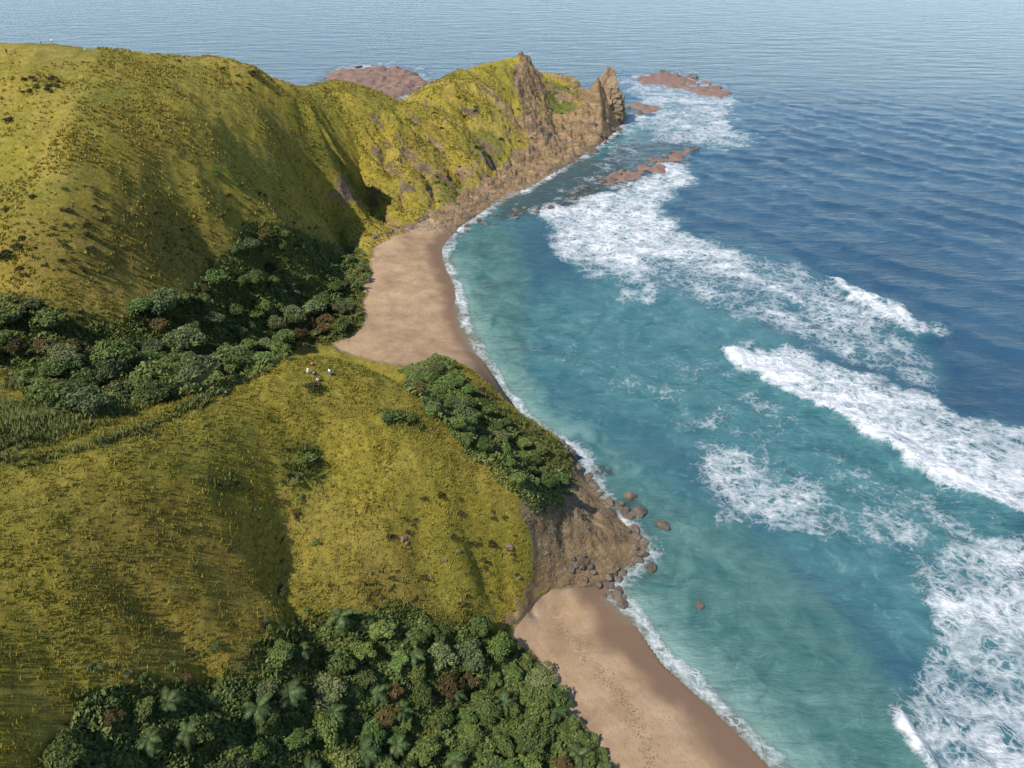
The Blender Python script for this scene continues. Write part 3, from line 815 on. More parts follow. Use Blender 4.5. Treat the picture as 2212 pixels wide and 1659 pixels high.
def shrub(x, y, variant, sc, label, group=None, name="shrub"):
    o = link(name, SHRUBS[variant], None, on(x, y, -.08), (0, 0, random.uniform(0, 6.28)), (sc * random.uniform(.85, 1.2), sc * random.uniform(.85, 1.2), sc * random.uniform(.6, .9)))
    return tag(o, label, "shrub", group)


def rock_mat(name, warm, tint=None):
    m, nt, P, out = mat(name)
    g = N(nt, "ShaderNodeNewGeometry"); c = rock_color(nt, g.outputs["Position"], warm)
    if tint: c = mixc(nt, .5, c, tint)
    L(nt, c, P.inputs["Base Color"]); P.inputs["Roughness"].default_value = .85
    bump(nt, P, noise(nt, g.outputs["Position"], 3.2, 6, .7), .8, .3); return m


M_ROCK = rock_mat("dark_rock", 0.1); M_TAN = rock_mat("tan_rock", .45)


def boulder_mesh(name, seed, material, sub=3, cuts=9):
    rnd = random.Random(seed); bm = bmesh.new(); bmesh.ops.create_icosphere(bm, subdivisions=sub, radius=1)
    for k in range(cuts):
        d = Vector((rnd.gauss(0, 1), rnd.gauss(0, 1), rnd.gauss(0, .8))).normalized(); h = rnd.uniform(.5, .82)
        for v in bm.verts:
            e = v.co.dot(d) - h
            if e > 0: v.co -= d * e * .93
    co = np.array([v.co for v in bm.verts]); nz = fbm(co[:, 0] * 2.3 + seed, co[:, 1] * 2.3 + co[:, 2] * 1.9, seed, 4)
    for v, k in zip(bm.verts, nz): v.co *= .8 + .42 * k
    me = bpy.data.meshes.new(name); bm.to_mesh(me); bm.free(); me.materials.append(material); return me


BOULD = [boulder_mesh("boulder", 500 + i, M_ROCK) for i in range(6)]
BOULD_T = [boulder_mesh("boulder", 520 + i, M_TAN) for i in range(3)]


def boulder(x, y, z, s, label, group, tan=False, flat=.7, name="boulder"):
    o = link(name, random.choice(BOULD_T if tan else BOULD), None, (float(x), float(y), float(z)), (random.uniform(-.3, .3), random.uniform(-.3, .3), random.uniform(0, 6.28)),
             (s * random.uniform(.8, 1.35), s * random.uniform(.8, 1.2), s * flat * random.uniform(.8, 1.25)))
    return tag(o, label, "rock", group)


# ------------------------------------------------------------------ woods
def scatter(poly, spacing, jitter, seed, vis_lift=5.0, xr=(-180, 60), yr=(40, 330)):
    rnd = np.random.default_rng(seed)
    gx, gy = np.meshgrid(np.arange(xr[0], xr[1], spacing), np.arange(yr[0], yr[1], spacing * .9))
    gx = gx + (np.arange(gx.shape[0]) % 2)[:, None] * spacing * .5
    gx = gx + rnd.uniform(-jitter, jitter, gx.shape); gy = gy + rnd.uniform(-jitter, jitter, gy.shape)
    gx, gy = gx.ravel(), gy.ravel(); gz = ground(gx, gy); fx, fy, ft = proj(gx, gy, gz)
    ok = (sdist(poly, fx, fy) > 0) & (gz > .8)
    gx, gy, gz = gx[ok], gy[ok], gz[ok]
    v = visible(gx, gy, gz, vis_lift)
    return gx[v], gy[v]


W_VALLEY = [(-40, 650), (40, 640), (130, 680), (190, 720), (260, 700), (330, 655), (420, 622), (480, 590), (530, 500), (600, 480), (690, 520), (790, 545), (800, 600), (765, 640), (775, 690), (735, 725),
            (650, 735), (610, 780), (560, 815), (470, 850), (415, 880), (300, 905), (150, 900), (60, 860), (20, 800), (-40, 780)]
W_POINT = [(865, 800), (940, 774), (985, 788), (1005, 845), (1060, 895), (1125, 948), (1195, 1000), (1235, 1045), (1200, 1085), (1140, 1120), (1095, 1070), (1050, 1020), (985, 950), (930, 890), (880, 840)]
W_NEAR = [(170, 1530), (250, 1500), (400, 1500), (520, 1470), (600, 1440), (660, 1360), (720, 1340), (900, 1325), (960, 1360), (1030, 1370), (1112, 1400), (1160, 1440), (1195, 1500), (1215, 1540), (1290, 1600), (1330, 1720),
          (700, 1900), (100, 1900), (130, 1600)]
n_tr = 0


def where(grp, px, py):
    if grp == GROUP_V:
        if px < 130: return 'by the left edge of the valley wood' + (', upper side' if py < 760 else '')
        if px < 300: return 'left of the valley wood middle' + (', hill side' if py < 790 else '')
        if px < 470: return 'in the middle of the valley wood' + (' under the hill' if py < 740 else ' against the ridge')
        if px < 620: return 'in the valley wood behind the knoll' + (' below gullies' if py < 640 else '')
        return 'where the valley wood meets the far beach' + (', upper end' if py < 620 else '')
    if grp == GROUP_P:
        if px < 960: return 'at the top of the shaded wood beside the knoll'
        if px < 1060: return 'in the shaded wood under the ridge' + (', outer side' if py < 900 else ', ridge side')
        if px < 1150: return 'in the middle of the shaded wood' + (', shore side' if py < 960 else ', ridge side')
        return 'at the shaded wood seaward end' + (', shore side' if py < 1010 else '')
    if px < 400: return 'at the near wood left end' + (', upper edge' if py < 1560 else '')
    if px < 640: return 'in the near wood below the slope' + (', upper edge' if py < 1540 else '')
    if px < 840: return 'in the middle of the near wood' + (' by the gully' if py < 1430 else (', bottom edge' if py > 1560 else ''))
    if px < 1010: return 'in the near wood under the spur' + (', upper edge' if py < 1430 else (', bottom edge' if py > 1560 else ''))
    if px > 1150: return 'at the sandy edge of the near wood' + (', lower end' if py > 1560 else '')
    return 'in the near wood set back from the sand' + (', upper end' if py < 1460 else (', lower end' if py > 1560 else ''))


GROUP_V = "trees of the wood filling the valley behind the knoll"
GROUP_P = "trees on the shaded seaward slope of the spur"
GROUP_N = "trees of the wood behind the near beach"
KIND = ["dark green tree", "pale grey-green tree", "olive tan tree"]
VK = [0, 0, 0, 1, 0, 1, 0, 2]
for poly, sp, grp, wh, mx, seed, scs in (
        (W_NEAR, 4.5, GROUP_N, "in the wood behind the near beach", 118, 11, (.5, 1.0)),
        (W_POINT, 3.9, GROUP_P, "on the shaded slope between the ridge and the rocky shore", 92, 12, (.45, .85)),
        (W_VALLEY, 7.0, GROUP_V, "in the wood filling the valley behind the grassy knoll", 118, 13, (.7, 1.45))):
    xs, ys = scatter(poly, sp, sp * .33, seed)
    order = np.argsort(np.hypot(xs, ys))[:mx]
    tfx, tfy, _ = proj(xs, ys, ground(xs, ys))
    for i in order:
        v = random.choice([0, 1, 2, 3, 4, 5, 6, 7] if grp != GROUP_N else [0, 1, 2, 4, 6, 0, 1, 3, 7])
        sc = random.uniform(*scs)
        size = 'tall' if sc > scs[0] + .66 * (scs[1] - scs[0]) else ('small' if sc < scs[0] + .33 * (scs[1] - scs[0]) else 'middling')
        tree(xs[i], ys[i], v, sc, size + ' ' + KIND[VK[v]] + ' ' + where(grp, tfx[i], tfy[i]), grp); n_tr += 1
xs, ys = scatter(W_NEAR, 7.0, 3.0, 31, 4.0)
for i in range(min(len(xs), 34)):
    palm(xs[i], ys[i], random.uniform(.75, 1.1), "palm with arching fronds " + where(GROUP_N, *[float(q) for q in proj(xs[i], ys[i], ground(xs[i], ys[i]))[:2]]), "palms behind the near beach")
xs, ys = scatter([(560, 560), (700, 530), (795, 560), (770, 690), (640, 720)], 12, 4.0, 32, 4.0)
for i in range(min(len(xs), 12)):
    palm(xs[i], ys[i], random.uniform(.9, 1.2), "palm standing among the trees where the valley meets the far beach", "palms beside the far beach")

# ------------------------------------------------------------------ shrubs one can tell apart
SPEC = [  # picture x, y, size, variant, label
    (677, 842, 1.5, 0, "dark rounded shrub on the knoll just in front of the seated people"),
    (505, 1203, 1.0, 0, "lone dark shrub low on the near grassy slope"),
    (608, 1278, 1.0, 0, "dark shrub at the edge of the near gully"),
    (20, 262, 1.5, 0, "dark shrub at the far left edge of the big hill"),
    (113, 172, 1.4, 0, "dark shrub above the shrub patch high on the big hill"),
    (550, 165, 2.6, 0, "tall dark bush breaking the hill's sky line"),
    (650, 172, 2.2, 0, "dark bush on the sky line in front of the reef"),
    (848, 912, 2.0, 2, "green bush on the ridge flank beside the shaded trees"),
    (880, 905, 1.7, 2, "smaller green bush right of the ridge flank bush"),
    (665, 1000, 1.8, 2, "green bush at the head of the gully below the knoll"),
    (640, 1040, 1.6, 4, "pale bush down in the gully below the knoll"),
    (40, 540, 1.6, 0, "grey brown shrub low on the left of the big hill"),
    (195, 545, 1.5, 0, "grey brown shrub above the valley wood"),
    (12, 560, 2.2, 0, "broad dark shrub at the left edge above the valley wood")]
for px, py, s, v, lab in SPEC:
    h = hit(px, py)[0]; shrub(h[0], h[1], v, s, lab)


def shrub_patch(poly, n, seed, sr, variants, label, group):
    rnd = np.random.default_rng(seed); P = np.array(poly); k = 0; fxs = rnd.uniform(P[:, 0].min(), P[:, 0].max(), n * 8); fys = rnd.uniform(P[:, 1].min(), P[:, 1].max(), n * 8)
    ok = sdist(poly, fxs, fys) > 0; fxs, fys = fxs[ok][:n], fys[ok][:n]
    for h in hit(fxs, fys):
        if h[2] > 1: shrub(h[0], h[1], random.choice(variants), random.uniform(*sr), label, group)


shrub_patch([(60, 165), (125, 170), (130, 205), (20, 210)], 16, 1, (.55, 1.1), [0, 1], "small dark shrub in the patch high on the big hill", "shrub patch high on the big hill")
shrub_patch([(325, 125), (430, 135), (540, 160), (640, 190), (600, 215), (430, 165)], 12, 2, (.6, 1.1), [0, 1], "small dark shrub along the top of the big hill", "shrubs along the hill top")
shrub_patch([(0, 430), (260, 380), (480, 480), (440, 600), (260, 640), (0, 610)], 40, 3, (.5, 1.1), [0, 1, 3], "low brown shrub on the lower face of the big hill", "shrubs on the lower hill face")
shrub_patch([(420, 330), (560, 420), (640, 440), (700, 520), (560, 560), (480, 520)], 30, 4, (.7, 1.4), [0, 1, 2, 3], "shrub in the gullies above the valley wood", "gully shrubs on the big hill")
shrub_patch([(870, 250), (1090, 180), (1180, 280), (1000, 410), (880, 430)], 34, 5, (.7, 1.5), [2, 4, 0, 2], "green shrub on the headland slope", "shrubs on the headland slope")
shrub_patch([(1155, 205), (1235, 190), (1240, 230), (1195, 270)], 14, 6, (.8, 1.4), [2, 4], "bright green shrub in the saddle between the two crags", "shrubs in the saddle between the crags")
shrub_patch([(930, 385), (995, 395), (995, 440), (950, 445)], 10, 7, (.9, 1.5), [2], "green shrub at the foot of the headland slope", "shrubs at the foot of the headland")
shrub_patch([(440, 1020), (700, 980), (720, 1120), (660, 1340), (600, 1250), (520, 1080)], 30, 8, (.35, .7), [2, 4, 2, 3], "low shrub in the gully of the near slope", "shrubs in the near gully")
shrub_patch([(780, 1200), (900, 1050), (1100, 1130), (1140, 1230), (1060, 1330), (820, 1320)], 46, 9, (.35, .8), [0, 3, 1, 3], "low tan shrub on the near spur above the beach", "shrubs on the near spur")
shrub_patch([(160, 1450), (420, 1410), (440, 1500), (200, 1530)], 16, 10, (.4, .9), [3, 4, 2], "low brush above the left end of the near wood", "brush above the left end of the near wood")
shrub_patch([(420, 1410), (640, 1320), (680, 1380), (480, 1490)], 18, 16, (.4, .9), [3, 4, 2], "low brush where the near gully runs into the wood", "brush where the near gully meets the wood")
shrub_patch([(1000, 800), (1075, 865), (1060, 900), (985, 870)], 14, 14, (.8, 1.4), [3], "tan shrub on the outer spur", "tan shrubs on the outer spur")
shrub_patch([(1110, 890), (1180, 940), (1235, 990), (1190, 1000), (1100, 930)], 18, 15, (.6, 1.1), [2, 4], "green shrub above the rocky shore", "shrubs above the rocky shore")

# ------------------------------------------------------------------ rocks
def place_rocks(lst, group, fmt, tan=False, z=None):
    for px, py, s, lab in lst:
        p = at(px, py, 0.0)
        boulder(p[0], p[1], max(0, float(ground(p[0], p[1]))) + s * .12 if z is None else z, s, lab, group, tan)


place_rocks([(1405, 1228, 1.5, "single brown rock standing in the water off the rocky point"), (1511, 1310, 1.2, "small lone rock in the shallows off the near beach"),
             (1360, 1075, 1.8, "pale topped rock offshore of the shaded shore"), (1382, 1110, 1.7, "dark rock touching the rocky point's north side"), (1430, 1135, 2.0, "outermost dark rock off the rocky point"),
             (1333, 1290, 1.5, "blocky dark boulder on the wet sand at the end of the near beach"), (1346, 1309, 1.3, "smaller blocky boulder beside the waterline of the near beach")], None, "", False)
rnd = np.random.default_rng(5)


def rock_strip(line, n, wd, sr, label, group, tan=False, seed=0):
    rnd = np.random.default_rng(seed); P = np.array(line, float); seg = np.hypot(*np.diff(P, axis=0).T); cum = np.concatenate([[0], np.cumsum(seg)])
    for k in range(n):
        t = rnd.uniform(0, cum[-1]); i = min(np.searchsorted(cum, t, side='right') - 1, len(seg) - 1); q = P[i] + (P[i + 1] - P[i]) * ((t - cum[i]) / seg[i])
        q = q + rnd.normal(0, wd, 2) * (1, .7); w = at(q[0], q[1], .3); g = float(ground(w[0], w[1]))
        s = rnd.uniform(*sr) ** 1.0
        boulder(w[0], w[1], max(g, 0) + s * .1, s, label, group, tan)


rock_strip([(1500, 322), (1440, 335), (1370, 368), (1300, 395), (1250, 420)], 40, 9, (.6, 2.2), "dark boulder in the chain of rocks with surf breaking on it", "boulder chain running out from the headland", seed=21)
rock_strip([(1250, 420), (1150, 455), (1050, 470), (960, 520)], 26, 8, (.7, 1.7), "dark boulder along the water's edge below the headland", "boulders at the water's edge below the headland", seed=22)
rock_strip([(1400, 232), (1360, 236), (1345, 255), (1325, 290), (1260, 340)], 22, 7, (1.0, 2.6), "dark boulder at the foot of the outer crag", "boulders at the foot of the outer crag", seed=23)
rock_strip([(700, 172), (760, 150), (830, 150), (900, 165), (930, 180)], 16, 7, (1.2, 3.6), "dark flat reef rock awash in white foam behind the hill", "reef rocks awash behind the hill", seed=24)
rock_strip([(800, 205), (870, 200), (905, 190)], 10, 5, (1.5, 3.5), "dark reef rock in the gap between hill and headland", "reef rocks in the gap beyond the saddle", seed=25)
rock_strip([(1425, 158), (1455, 165), (1500, 172), (1560, 195)], 14, 5, (1.2, 3.4), "dark rock awash seaward of the outer crag", "rocks awash seaward of the outer crag", seed=26)
rock_strip([(1235, 990), (1270, 1035), (1310, 1075), (1350, 1120), (1390, 1175), (1385, 1205), (1345, 1235), (1315, 1270)], 48, 9, (.5, 1.5), "dark boulder on the shore of the rocky point", "boulders round the rocky point", seed=27)
rock_strip([(1240, 1255), (1270, 1265), (1310, 1262), (1330, 1290)], 22, 10, (.35, 1.0), "dark boulder scattered on the sand at the end of the near beach", "boulders at the end of the near beach", seed=28)
rock_strip([(1135, 905), (1180, 938), (1230, 980)], 16, 5, (.4, 1.0), "small dark boulder along the shaded shore", "boulders along the shaded shore", seed=29)
rock_strip([(800, 540), (860, 512), (930, 480)], 16, 6, (.5, 1.3), "boulder at the head of the far beach", "boulders at the head of the far beach", seed=30)
for k, h in enumerate(hit([870, 880, 960, 990, 1075, 1120, 1180, 1100, 1010, 930], [1165, 1180, 1215, 1190, 1285, 1250, 1200, 1180, 1240, 1250])):
    boulder(h[0], h[1], h[2] - .2, random.uniform(.4, .9), "pale outcrop rock on the near spur's slope", "outcrops on the near spur", True)


# low reef shelves laid bare by the swell
M_REEF = rock_mat("reef_rock", .5, (.17, .085, .07))


def shelf(poly, hgt, seed, label, st=1.6, group=None):
    P = np.array([at(a, b, 0.3)[:2] for a, b in poly]); x0, y0 = P.min(0) - 4; x1, y1 = P.max(0) + 4
    X, Y = np.meshgrid(np.arange(x0, x1, st), np.arange(y0, y1, st))
    d = sdist(P, X + (fbm(X / 9, Y / 9, seed, 3) - .5) * 16, Y + (fbm(X / 9, Y / 9, seed + 1, 3) - .5) * 16)
    k = (ridged(X / 11, Y / 17, seed + 2, 4) - .48); q = ridged(X / 3.4, Y / 3.4, seed + 4, 3) - .5
    Zs = -1.1 + (hgt + 1.1) * sstep(-2, 9, d) * (.42 + 1.1 * k) + q * .8 * sstep(-3, 5, d)
    ny, nx = X.shape; ix = np.arange(nx * ny).reshape(ny, nx); f = np.stack([ix[:-1, :-1], ix[:-1, 1:], ix[1:, 1:], ix[1:, :-1]], -1).reshape(-1, 4)
    keep = (Zs.ravel()[f].max(1) > -.6); V = np.stack([X, Y, Zs], -1).reshape(-1, 3); f = f[keep]; used, inv = np.unique(f, return_inverse=True)
    o = link("reef_shelf", mesh("reef_shelf", V[used].tolist(), inv.reshape(f.shape).tolist(), M_REEF), None); return tag(o, label, "rock shelf", group)


shelf([(690, 168), (730, 150), (780, 152), (850, 143), (910, 160), (930, 180), (890, 205), (820, 215), (760, 195)], 4.2, 11, "broad brown rock shelf in the sea behind the big hill", 2.4)
shelf([(1260, 415), (1330, 365), (1420, 325), (1500, 308), (1520, 325), (1440, 365), (1340, 410)], 1.6, 13, "reddish brown rock shelf running out in front of the headland")
shelf([(1350, 215), (1400, 222), (1440, 235), (1420, 250), (1350, 250)], 1.5, 15, "dark rock shelf at the foot of the pointed crag")
shelf([(1365, 160), (1440, 155), (1530, 172), (1590, 200), (1560, 215), (1450, 190), (1370, 185)], 1.8, 17, "brown rock shelf awash beyond the pointed crag", 2.0)
shelf([(1150, 182), (1215, 178), (1262, 186), (1240, 198), (1160, 200)], 2.5, 19, "low brown shelf seen between the two crags", 2.0)
shelf([(970, 545), (1000, 500), (1080, 462), (1190, 420), (1240, 400), (1250, 415), (1150, 450), (1040, 500)], .8, 23, "dark cobble shelf along the water below the headland")

# two crags of the headland: ribbed spires standing on the slope
def crag(name, px, py, t, rad, hgt, seed, label, lean, base=8.0):
    p = at_t(px, py, t); top = p[2]; bz = top - hgt
    rnd = random.Random(seed); nu, nv = 56, 44; V = []; Fc = []
    for j in range(nv + 1):
        v = j / nv
        for i in range(nu):
            a = 2 * math.pi * i / nu
            vq = round(v * 11 + .8 * math.sin(a * 3 + seed)) / 11
            r = rad * (1 - (.6 * v + .4 * max(0, min(vq, .99)))) ** .62 * (1.0 + .22 * math.cos(2 * a + seed)) + .35
            nx_ = float(fbm(np.array(math.cos(a) * 2.4 + seed), np.array(math.sin(a) * 2.4 + vq * 3.6), seed, 4)) - .5
            rib = float(ridged(np.array(a * 2.2 + seed), np.array(v * 1.2), seed + 3, 3)) - .5
            r *= 1 + 1.1 * nx_ + .45 * rib
            r = max(r, .2)
            V.append((p[0] + r * math.cos(a) + lean[0] * (1 - v), p[1] + r * math.sin(a) * 1.0 + lean[1] * (1 - v), bz + hgt * v + (nx_ * 1.5 if v < .98 else 0)))
    for j in range(nv):
        for i in range(nu): Fc.append((j * nu + i, j * nu + (i + 1) % nu, (j + 1) * nu + (i + 1) % nu, (j + 1) * nu + i))
    Fc.append(tuple(nv * nu + i for i in range(nu)))
    o = link(name, mesh(name, V, Fc, M_CRAG), None); return tag(o, label, "rock crag")



M_CRAG = rock_mat("crag_rock", .8)
crag("rock_crag", 1138, 120, 460, 11.5, 34, 3, "tall brown crag on the headland crest, the left of two", (-1.5, -2))
crag("rock_crag", 1321, 145, 474, 12.0, 33, 8, "pointed brown crag at the seaward tip of the headland", (-5, -1))


# ------------------------------------------------------------------ ground stuff
def stuff_mesh(name, V, Fc, m, label):
    me = bpy.data.meshes.new(name); V = np.asarray(V, np.float32); Fc = np.asarray(Fc, np.int32)
    me.vertices.add(len(V)); me.loops.add(Fc.size); me.polygons.add(len(Fc)); me.vertices.foreach_set("co", V.ravel()); me.loops.foreach_set("vertex_index", Fc.ravel())
    me.polygons.foreach_set("loop_start", np.arange(0, Fc.size, Fc.shape[1], dtype=np.int32)); me.update(calc_edges=True); me.materials.append(m)
    o = bpy.data.objects.new(name, me); C.objects.link(o); o["kind"] = "stuff"; o["label"] = label; return o


def blades(x, y, z, h, w, per, rnd):
    n = len(x); k = n * per; X = np.repeat(x, per) + rnd.normal(0, .14, k); Y = np.repeat(y, per) + rnd.normal(0, .14, k); Zb = np.repeat(z, per); Hb = np.repeat(h, per) * rnd.uniform(.6, 1.2, k)
    a = rnd.uniform(0, 6.28, k); ln = Hb * rnd.uniform(.25, .9, k); ww = np.repeat(w, per) if np.ndim(w) else w
    b = a + 1.57
    p0 = np.stack([X - np.cos(b) * ww, Y - np.sin(b) * ww, Zb - .08], -1); p1 = np.stack([X + np.cos(b) * ww, Y + np.sin(b) * ww, Zb - .08], -1)
    p2 = np.stack([X + np.cos(a) * ln, Y + np.sin(a) * ln, Zb + Hb], -1)
    V = np.stack([p0, p1, p2], 1).reshape(-1, 3); return V, np.arange(len(V)).reshape(-1, 3)


rg = np.random.default_rng(77)
gx = rg.uniform(-115, 12, 150000); gy = rg.uniform(24, 165, 150000)
gz = ground(gx, gy); qx, qy, qt = proj(gx, gy, gz)
lk = Grid(lush); sk = Grid(np.maximum(sand, rock * .8))
den = .34 + .66 * sstep(.42, .62, fbm(gx / 4.5, gy / 4.5, 200, 4))
ok = (qx > -30) & (qx < 1300) & (qy > 600) & (qy < 1720) & (sk(gx, gy) < .3) & (rg.uniform(0, 1, len(gx)) < den) & (ground(gx, gy) > 1.0)
gx, gy, gz = gx[ok], gy[ok], gz[ok]
V, Fc = blades(gx, gy, gz, rg.uniform(.18, .6, len(gx)), rg.uniform(.05, .11, len(gx)), 4, rg)
M_TUFT = leaf_mat("grass_blades", [(.22, (.13, .135, .022)), (.42, (.235, .195, .03)), (.58, (.31, .235, .038)), (.75, (.37, .28, .055)), (.95, (.42, .35, .11))], trans=True, nscale=.07)
stuff_mesh("grass", V, Fc, M_TUFT, "dry yellow-green grass tussocks on the near slopes and knoll")
hx = rg.uniform(-190, -10, 90000); hy = rg.uniform(145, 480, 90000); hz = ground(hx, hy); qx, qy, qt = proj(hx, hy, hz)
ok = (qx > -30) & (qx < 1250) & (qy > 80) & (qy < 720) & (sk(hx, hy) < .3) & (hz > 2) & (~((qx < 210) & (qy < 135))) & (rg.uniform(0, 1, len(hx)) < .15 + .85 * sstep(.42, .62, fbm(hx / 9, hy / 9, 220, 4)))
hx, hy, hz = hx[ok], hy[ok], hz[ok]
V, Fc = blades(hx, hy, hz, rg.uniform(.35, .85, len(hx)), rg.uniform(.16, .34, len(hx)), 4, rg)
stuff_mesh("hill_grass", V, Fc, M_TUFT, "dry yellow-green grass tussocks on the big hill and headland")
# taller brush on lush or brown ground
bx = rg.uniform(-150, 25, 160000); by = rg.uniform(42, 260, 160000); bz = ground(bx, by); qx, qy, qt = proj(bx, by, bz)
dk = Grid(np.maximum(lush, dry * .55))
pr = sstep(.35, .8, dk(bx, by)) * (.35 + .65 * sstep(.38, .6, fbm(bx / 5, by / 5, 210, 3)))
ok = (qx > -30) & (qx < 1300) & (qy > 250) & (qy < 1720) & (sk(bx, by) < .3) & (rg.uniform(0, 1, len(bx)) < pr) & (bz > 1.2)
bx, by, bz = bx[ok][:52000], by[ok][:52000], bz[ok][:52000]
V, Fc = blades(bx, by, bz, rg.uniform(.4, 1.2, len(bx)), rg.uniform(.12, .26, len(bx)), 6, rg)
M_BRUSH = leaf_mat("brush_leaves", [(.1, (.030, .044, .012)), (.45, (.07, .092, .022)), (.75, (.13, .135, .04)), (1, (.22, .18, .06))], trans=True)
stuff_mesh("ground_brush", V, Fc, M_BRUSH, "low green and brown brush covering gullies and wood edges")


# leafy understory that closes the canopy between the trees
def understory(poly, nn, seed, hmax, xr, yr, name, label, m):
    r = np.random.default_rng(seed); x = r.uniform(*xr, nn * 5); y = r.uniform(*yr, nn * 5); z = ground(x, y); a, b, _ = proj(x, y, z)
    wz = (fbm(x / 4, y / 4, seed, 3) - .5) * 60
    k = (sdist(poly, a + wz, b + wz * .6) > 0) & (z > 1.2); x, y, z = x[k][:nn], y[k][:nn], z[k][:nn]; nn = len(x)
    hh = hmax * np.clip(.15 + 2.0 * (fbm(x / 2.6, y / 2.6, seed + 3, 3) - .32), .05, 1.1)
    zc = z + hh * r.uniform(.55, 1.0, nn); s = r.uniform(.22, .5, nn); an = r.uniform(0, 6.28, nn); tl = r.normal(0, .5, (nn, 2))
    u = np.stack([np.cos(an), np.sin(an), tl[:, 0]], -1) * s[:, None]; w = np.stack([-np.sin(an), np.cos(an), tl[:, 1]], -1) * (s * .55)[:, None]; c = np.stack([x, y, zc], -1)
    V = np.stack([c - u, c + w, c + u, c - w], 1).reshape(-1, 3)
    stuff_mesh(name, V, np.arange(len(V)).reshape(-1, 4), m, label)


M_UNDER = leaf_mat("understory_leaves", [(.1, (.045, .065, .016)), (.45, (.095, .125, .028)), (.75, (.16, .175, .045)), (1, (.25, .22, .075))])
understory(W_NEAR, 52000, 301, 2.0, (-75, 22), (28, 110), "understory", "leafy low scrub filling the gaps of the near wood", M_UNDER)
understory(W_VALLEY, 52000, 302, 2.2, (-175, -30), (100, 300), "understory", "leafy low scrub filling the gaps of the valley wood", M_UNDER)
understory(W_POINT, 24000, 303, 1.8, (-40, 30), (105, 180), "understory", "leafy low scrub on the shaded slope above the rocky shore", M_UNDER)


def pebbles(name, line_or_poly, n, sr, m, label, spread=10, poly=False, seed=1):
    rnd = np.random.default_rng(seed)
    if poly:
        P = np.array(line_or_poly); fx = rnd.uniform(P[:, 0].min(), P[:, 0].max(), n * 4); fy = rnd.uniform(P[:, 1].min(), P[:, 1].max(), n * 4); ok = sdist(P, fx, fy) > 0; fx, fy = fx[ok][:n], fy[ok][:n]
    else:
        P = np.array(line_or_poly, float); i = rnd.integers(0, len(P) - 1, n); t = rnd.uniform(0, 1, n); q = P[i] + (P[i + 1] - P[i]) * t[:, None]
        fx = q[:, 0] + rnd.normal(0, spread, n) + (vnoise(q[:, 1] / 12, q[:, 0] * 0, 5) - .5) * 26; fy = q[:, 1] + rnd.normal(0, spread * .5, n)
    w = at(fx, fy, 1.0); x, y = w[0], w[1]; z = ground(x, y); s = rnd.uniform(*sr, len(x)); a = rnd.uniform(0, 6.28, len(x))
    c, d = np.cos(a), np.sin(a); e = rnd.uniform(.35, 1.0, len(x))
    V = np.stack([np.stack([x + s * c, y + s * d, z], -1), np.stack([x - s * e * d, y + s * e * c, z], -1), np.stack([x - s * c, y - s * d, z], -1), np.stack([x + s * e * d, y - s * e * c, z], -1),
                  np.stack([x, y, z + s * .6], -1)], 1).reshape(-1, 3)
    b = np.arange(len(x))[:, None] * 5
    Fc = np.concatenate([b + np.array(t) for t in ([0, 1, 4], [1, 2, 4], [2, 3, 4], [3, 0, 4])], 0)
    return stuff_mesh(name, V, Fc, m, label)


M_WRACK = plain("dry_seaweed", (.05, .035, .022), .9); M_PEB = plain("shore_pebbles", (.11, .085, .07), .8)
pebbles("seaweed", [(1195, 1320), (1235, 1390), (1290, 1450), (1335, 1500), (1370, 1560), (1400, 1625), (1430, 1700)], 1100, (.03, .15), M_WRACK, "dark broken line of seaweed along the near beach", 9, seed=3)
pebbles("pebbles", [(1250, 1255), (1340, 1290), (1450, 1470), (1640, 1659), (1320, 1659), (1200, 1480), (1120, 1390), (1160, 1310)], 1500, (.04, .16), M_PEB, "small stones and drift scattered over the near beach sand", poly=True, seed=4)
pebbles("pebbles", [(800, 545), (940, 500), (985, 640), (1060, 820), (900, 790), (780, 720), (785, 650)], 1800, (.06, .24), M_PEB, "stones and drift scattered over the far beach", poly=True, seed=6)
pebbles("pebbles", [(1290, 300), (1240, 345), (1050, 440), (960, 510), (860, 500), (1000, 425), (1190, 300), (1260, 260)], 2400, (.2, .75), M_PEB, "stones of the scree along the headland foot", poly=True, seed=8)
pebbles("pebbles", [(1150, 1060), (1250, 1040), (1390, 1185), (1330, 1250), (1240, 1280), (1130, 1300), (1150, 1200)], 1500, (.08, .32), M_PEB, "loose stones on the rocky point", poly=True, seed=9)

# ------------------------------------------------------------------ people
def body_mesh(name, joints, edges, radii, m, mats_at=None):
    me = bpy.data.meshes.new(name + "_skeleton"); me.from_pydata(joints, edges, [])
    o = bpy.data.objects.new(name + "_skeleton", me); C.objects.link(o)
    md = o.modifiers.new("skin", 'SKIN'); sv = me.skin_vertices[0].data
    for v, r in zip(sv, radii): v.radius = (r, r)
    sv[0].use_root = True
    o.modifiers.new("smooth", 'SUBSURF').levels = 1
    dg = bpy.context.evaluated_depsgraph_get(); dg.update()
    r = bpy.data.meshes.new_from_object(o.evaluated_get(dg)); r.name = name
    bpy.data.objects.remove(o); bpy.data.meshes.remove(me)
    r.materials.clear(); r.materials.append(m)
    for p in r.polygons: p.use_smooth = True
    return r


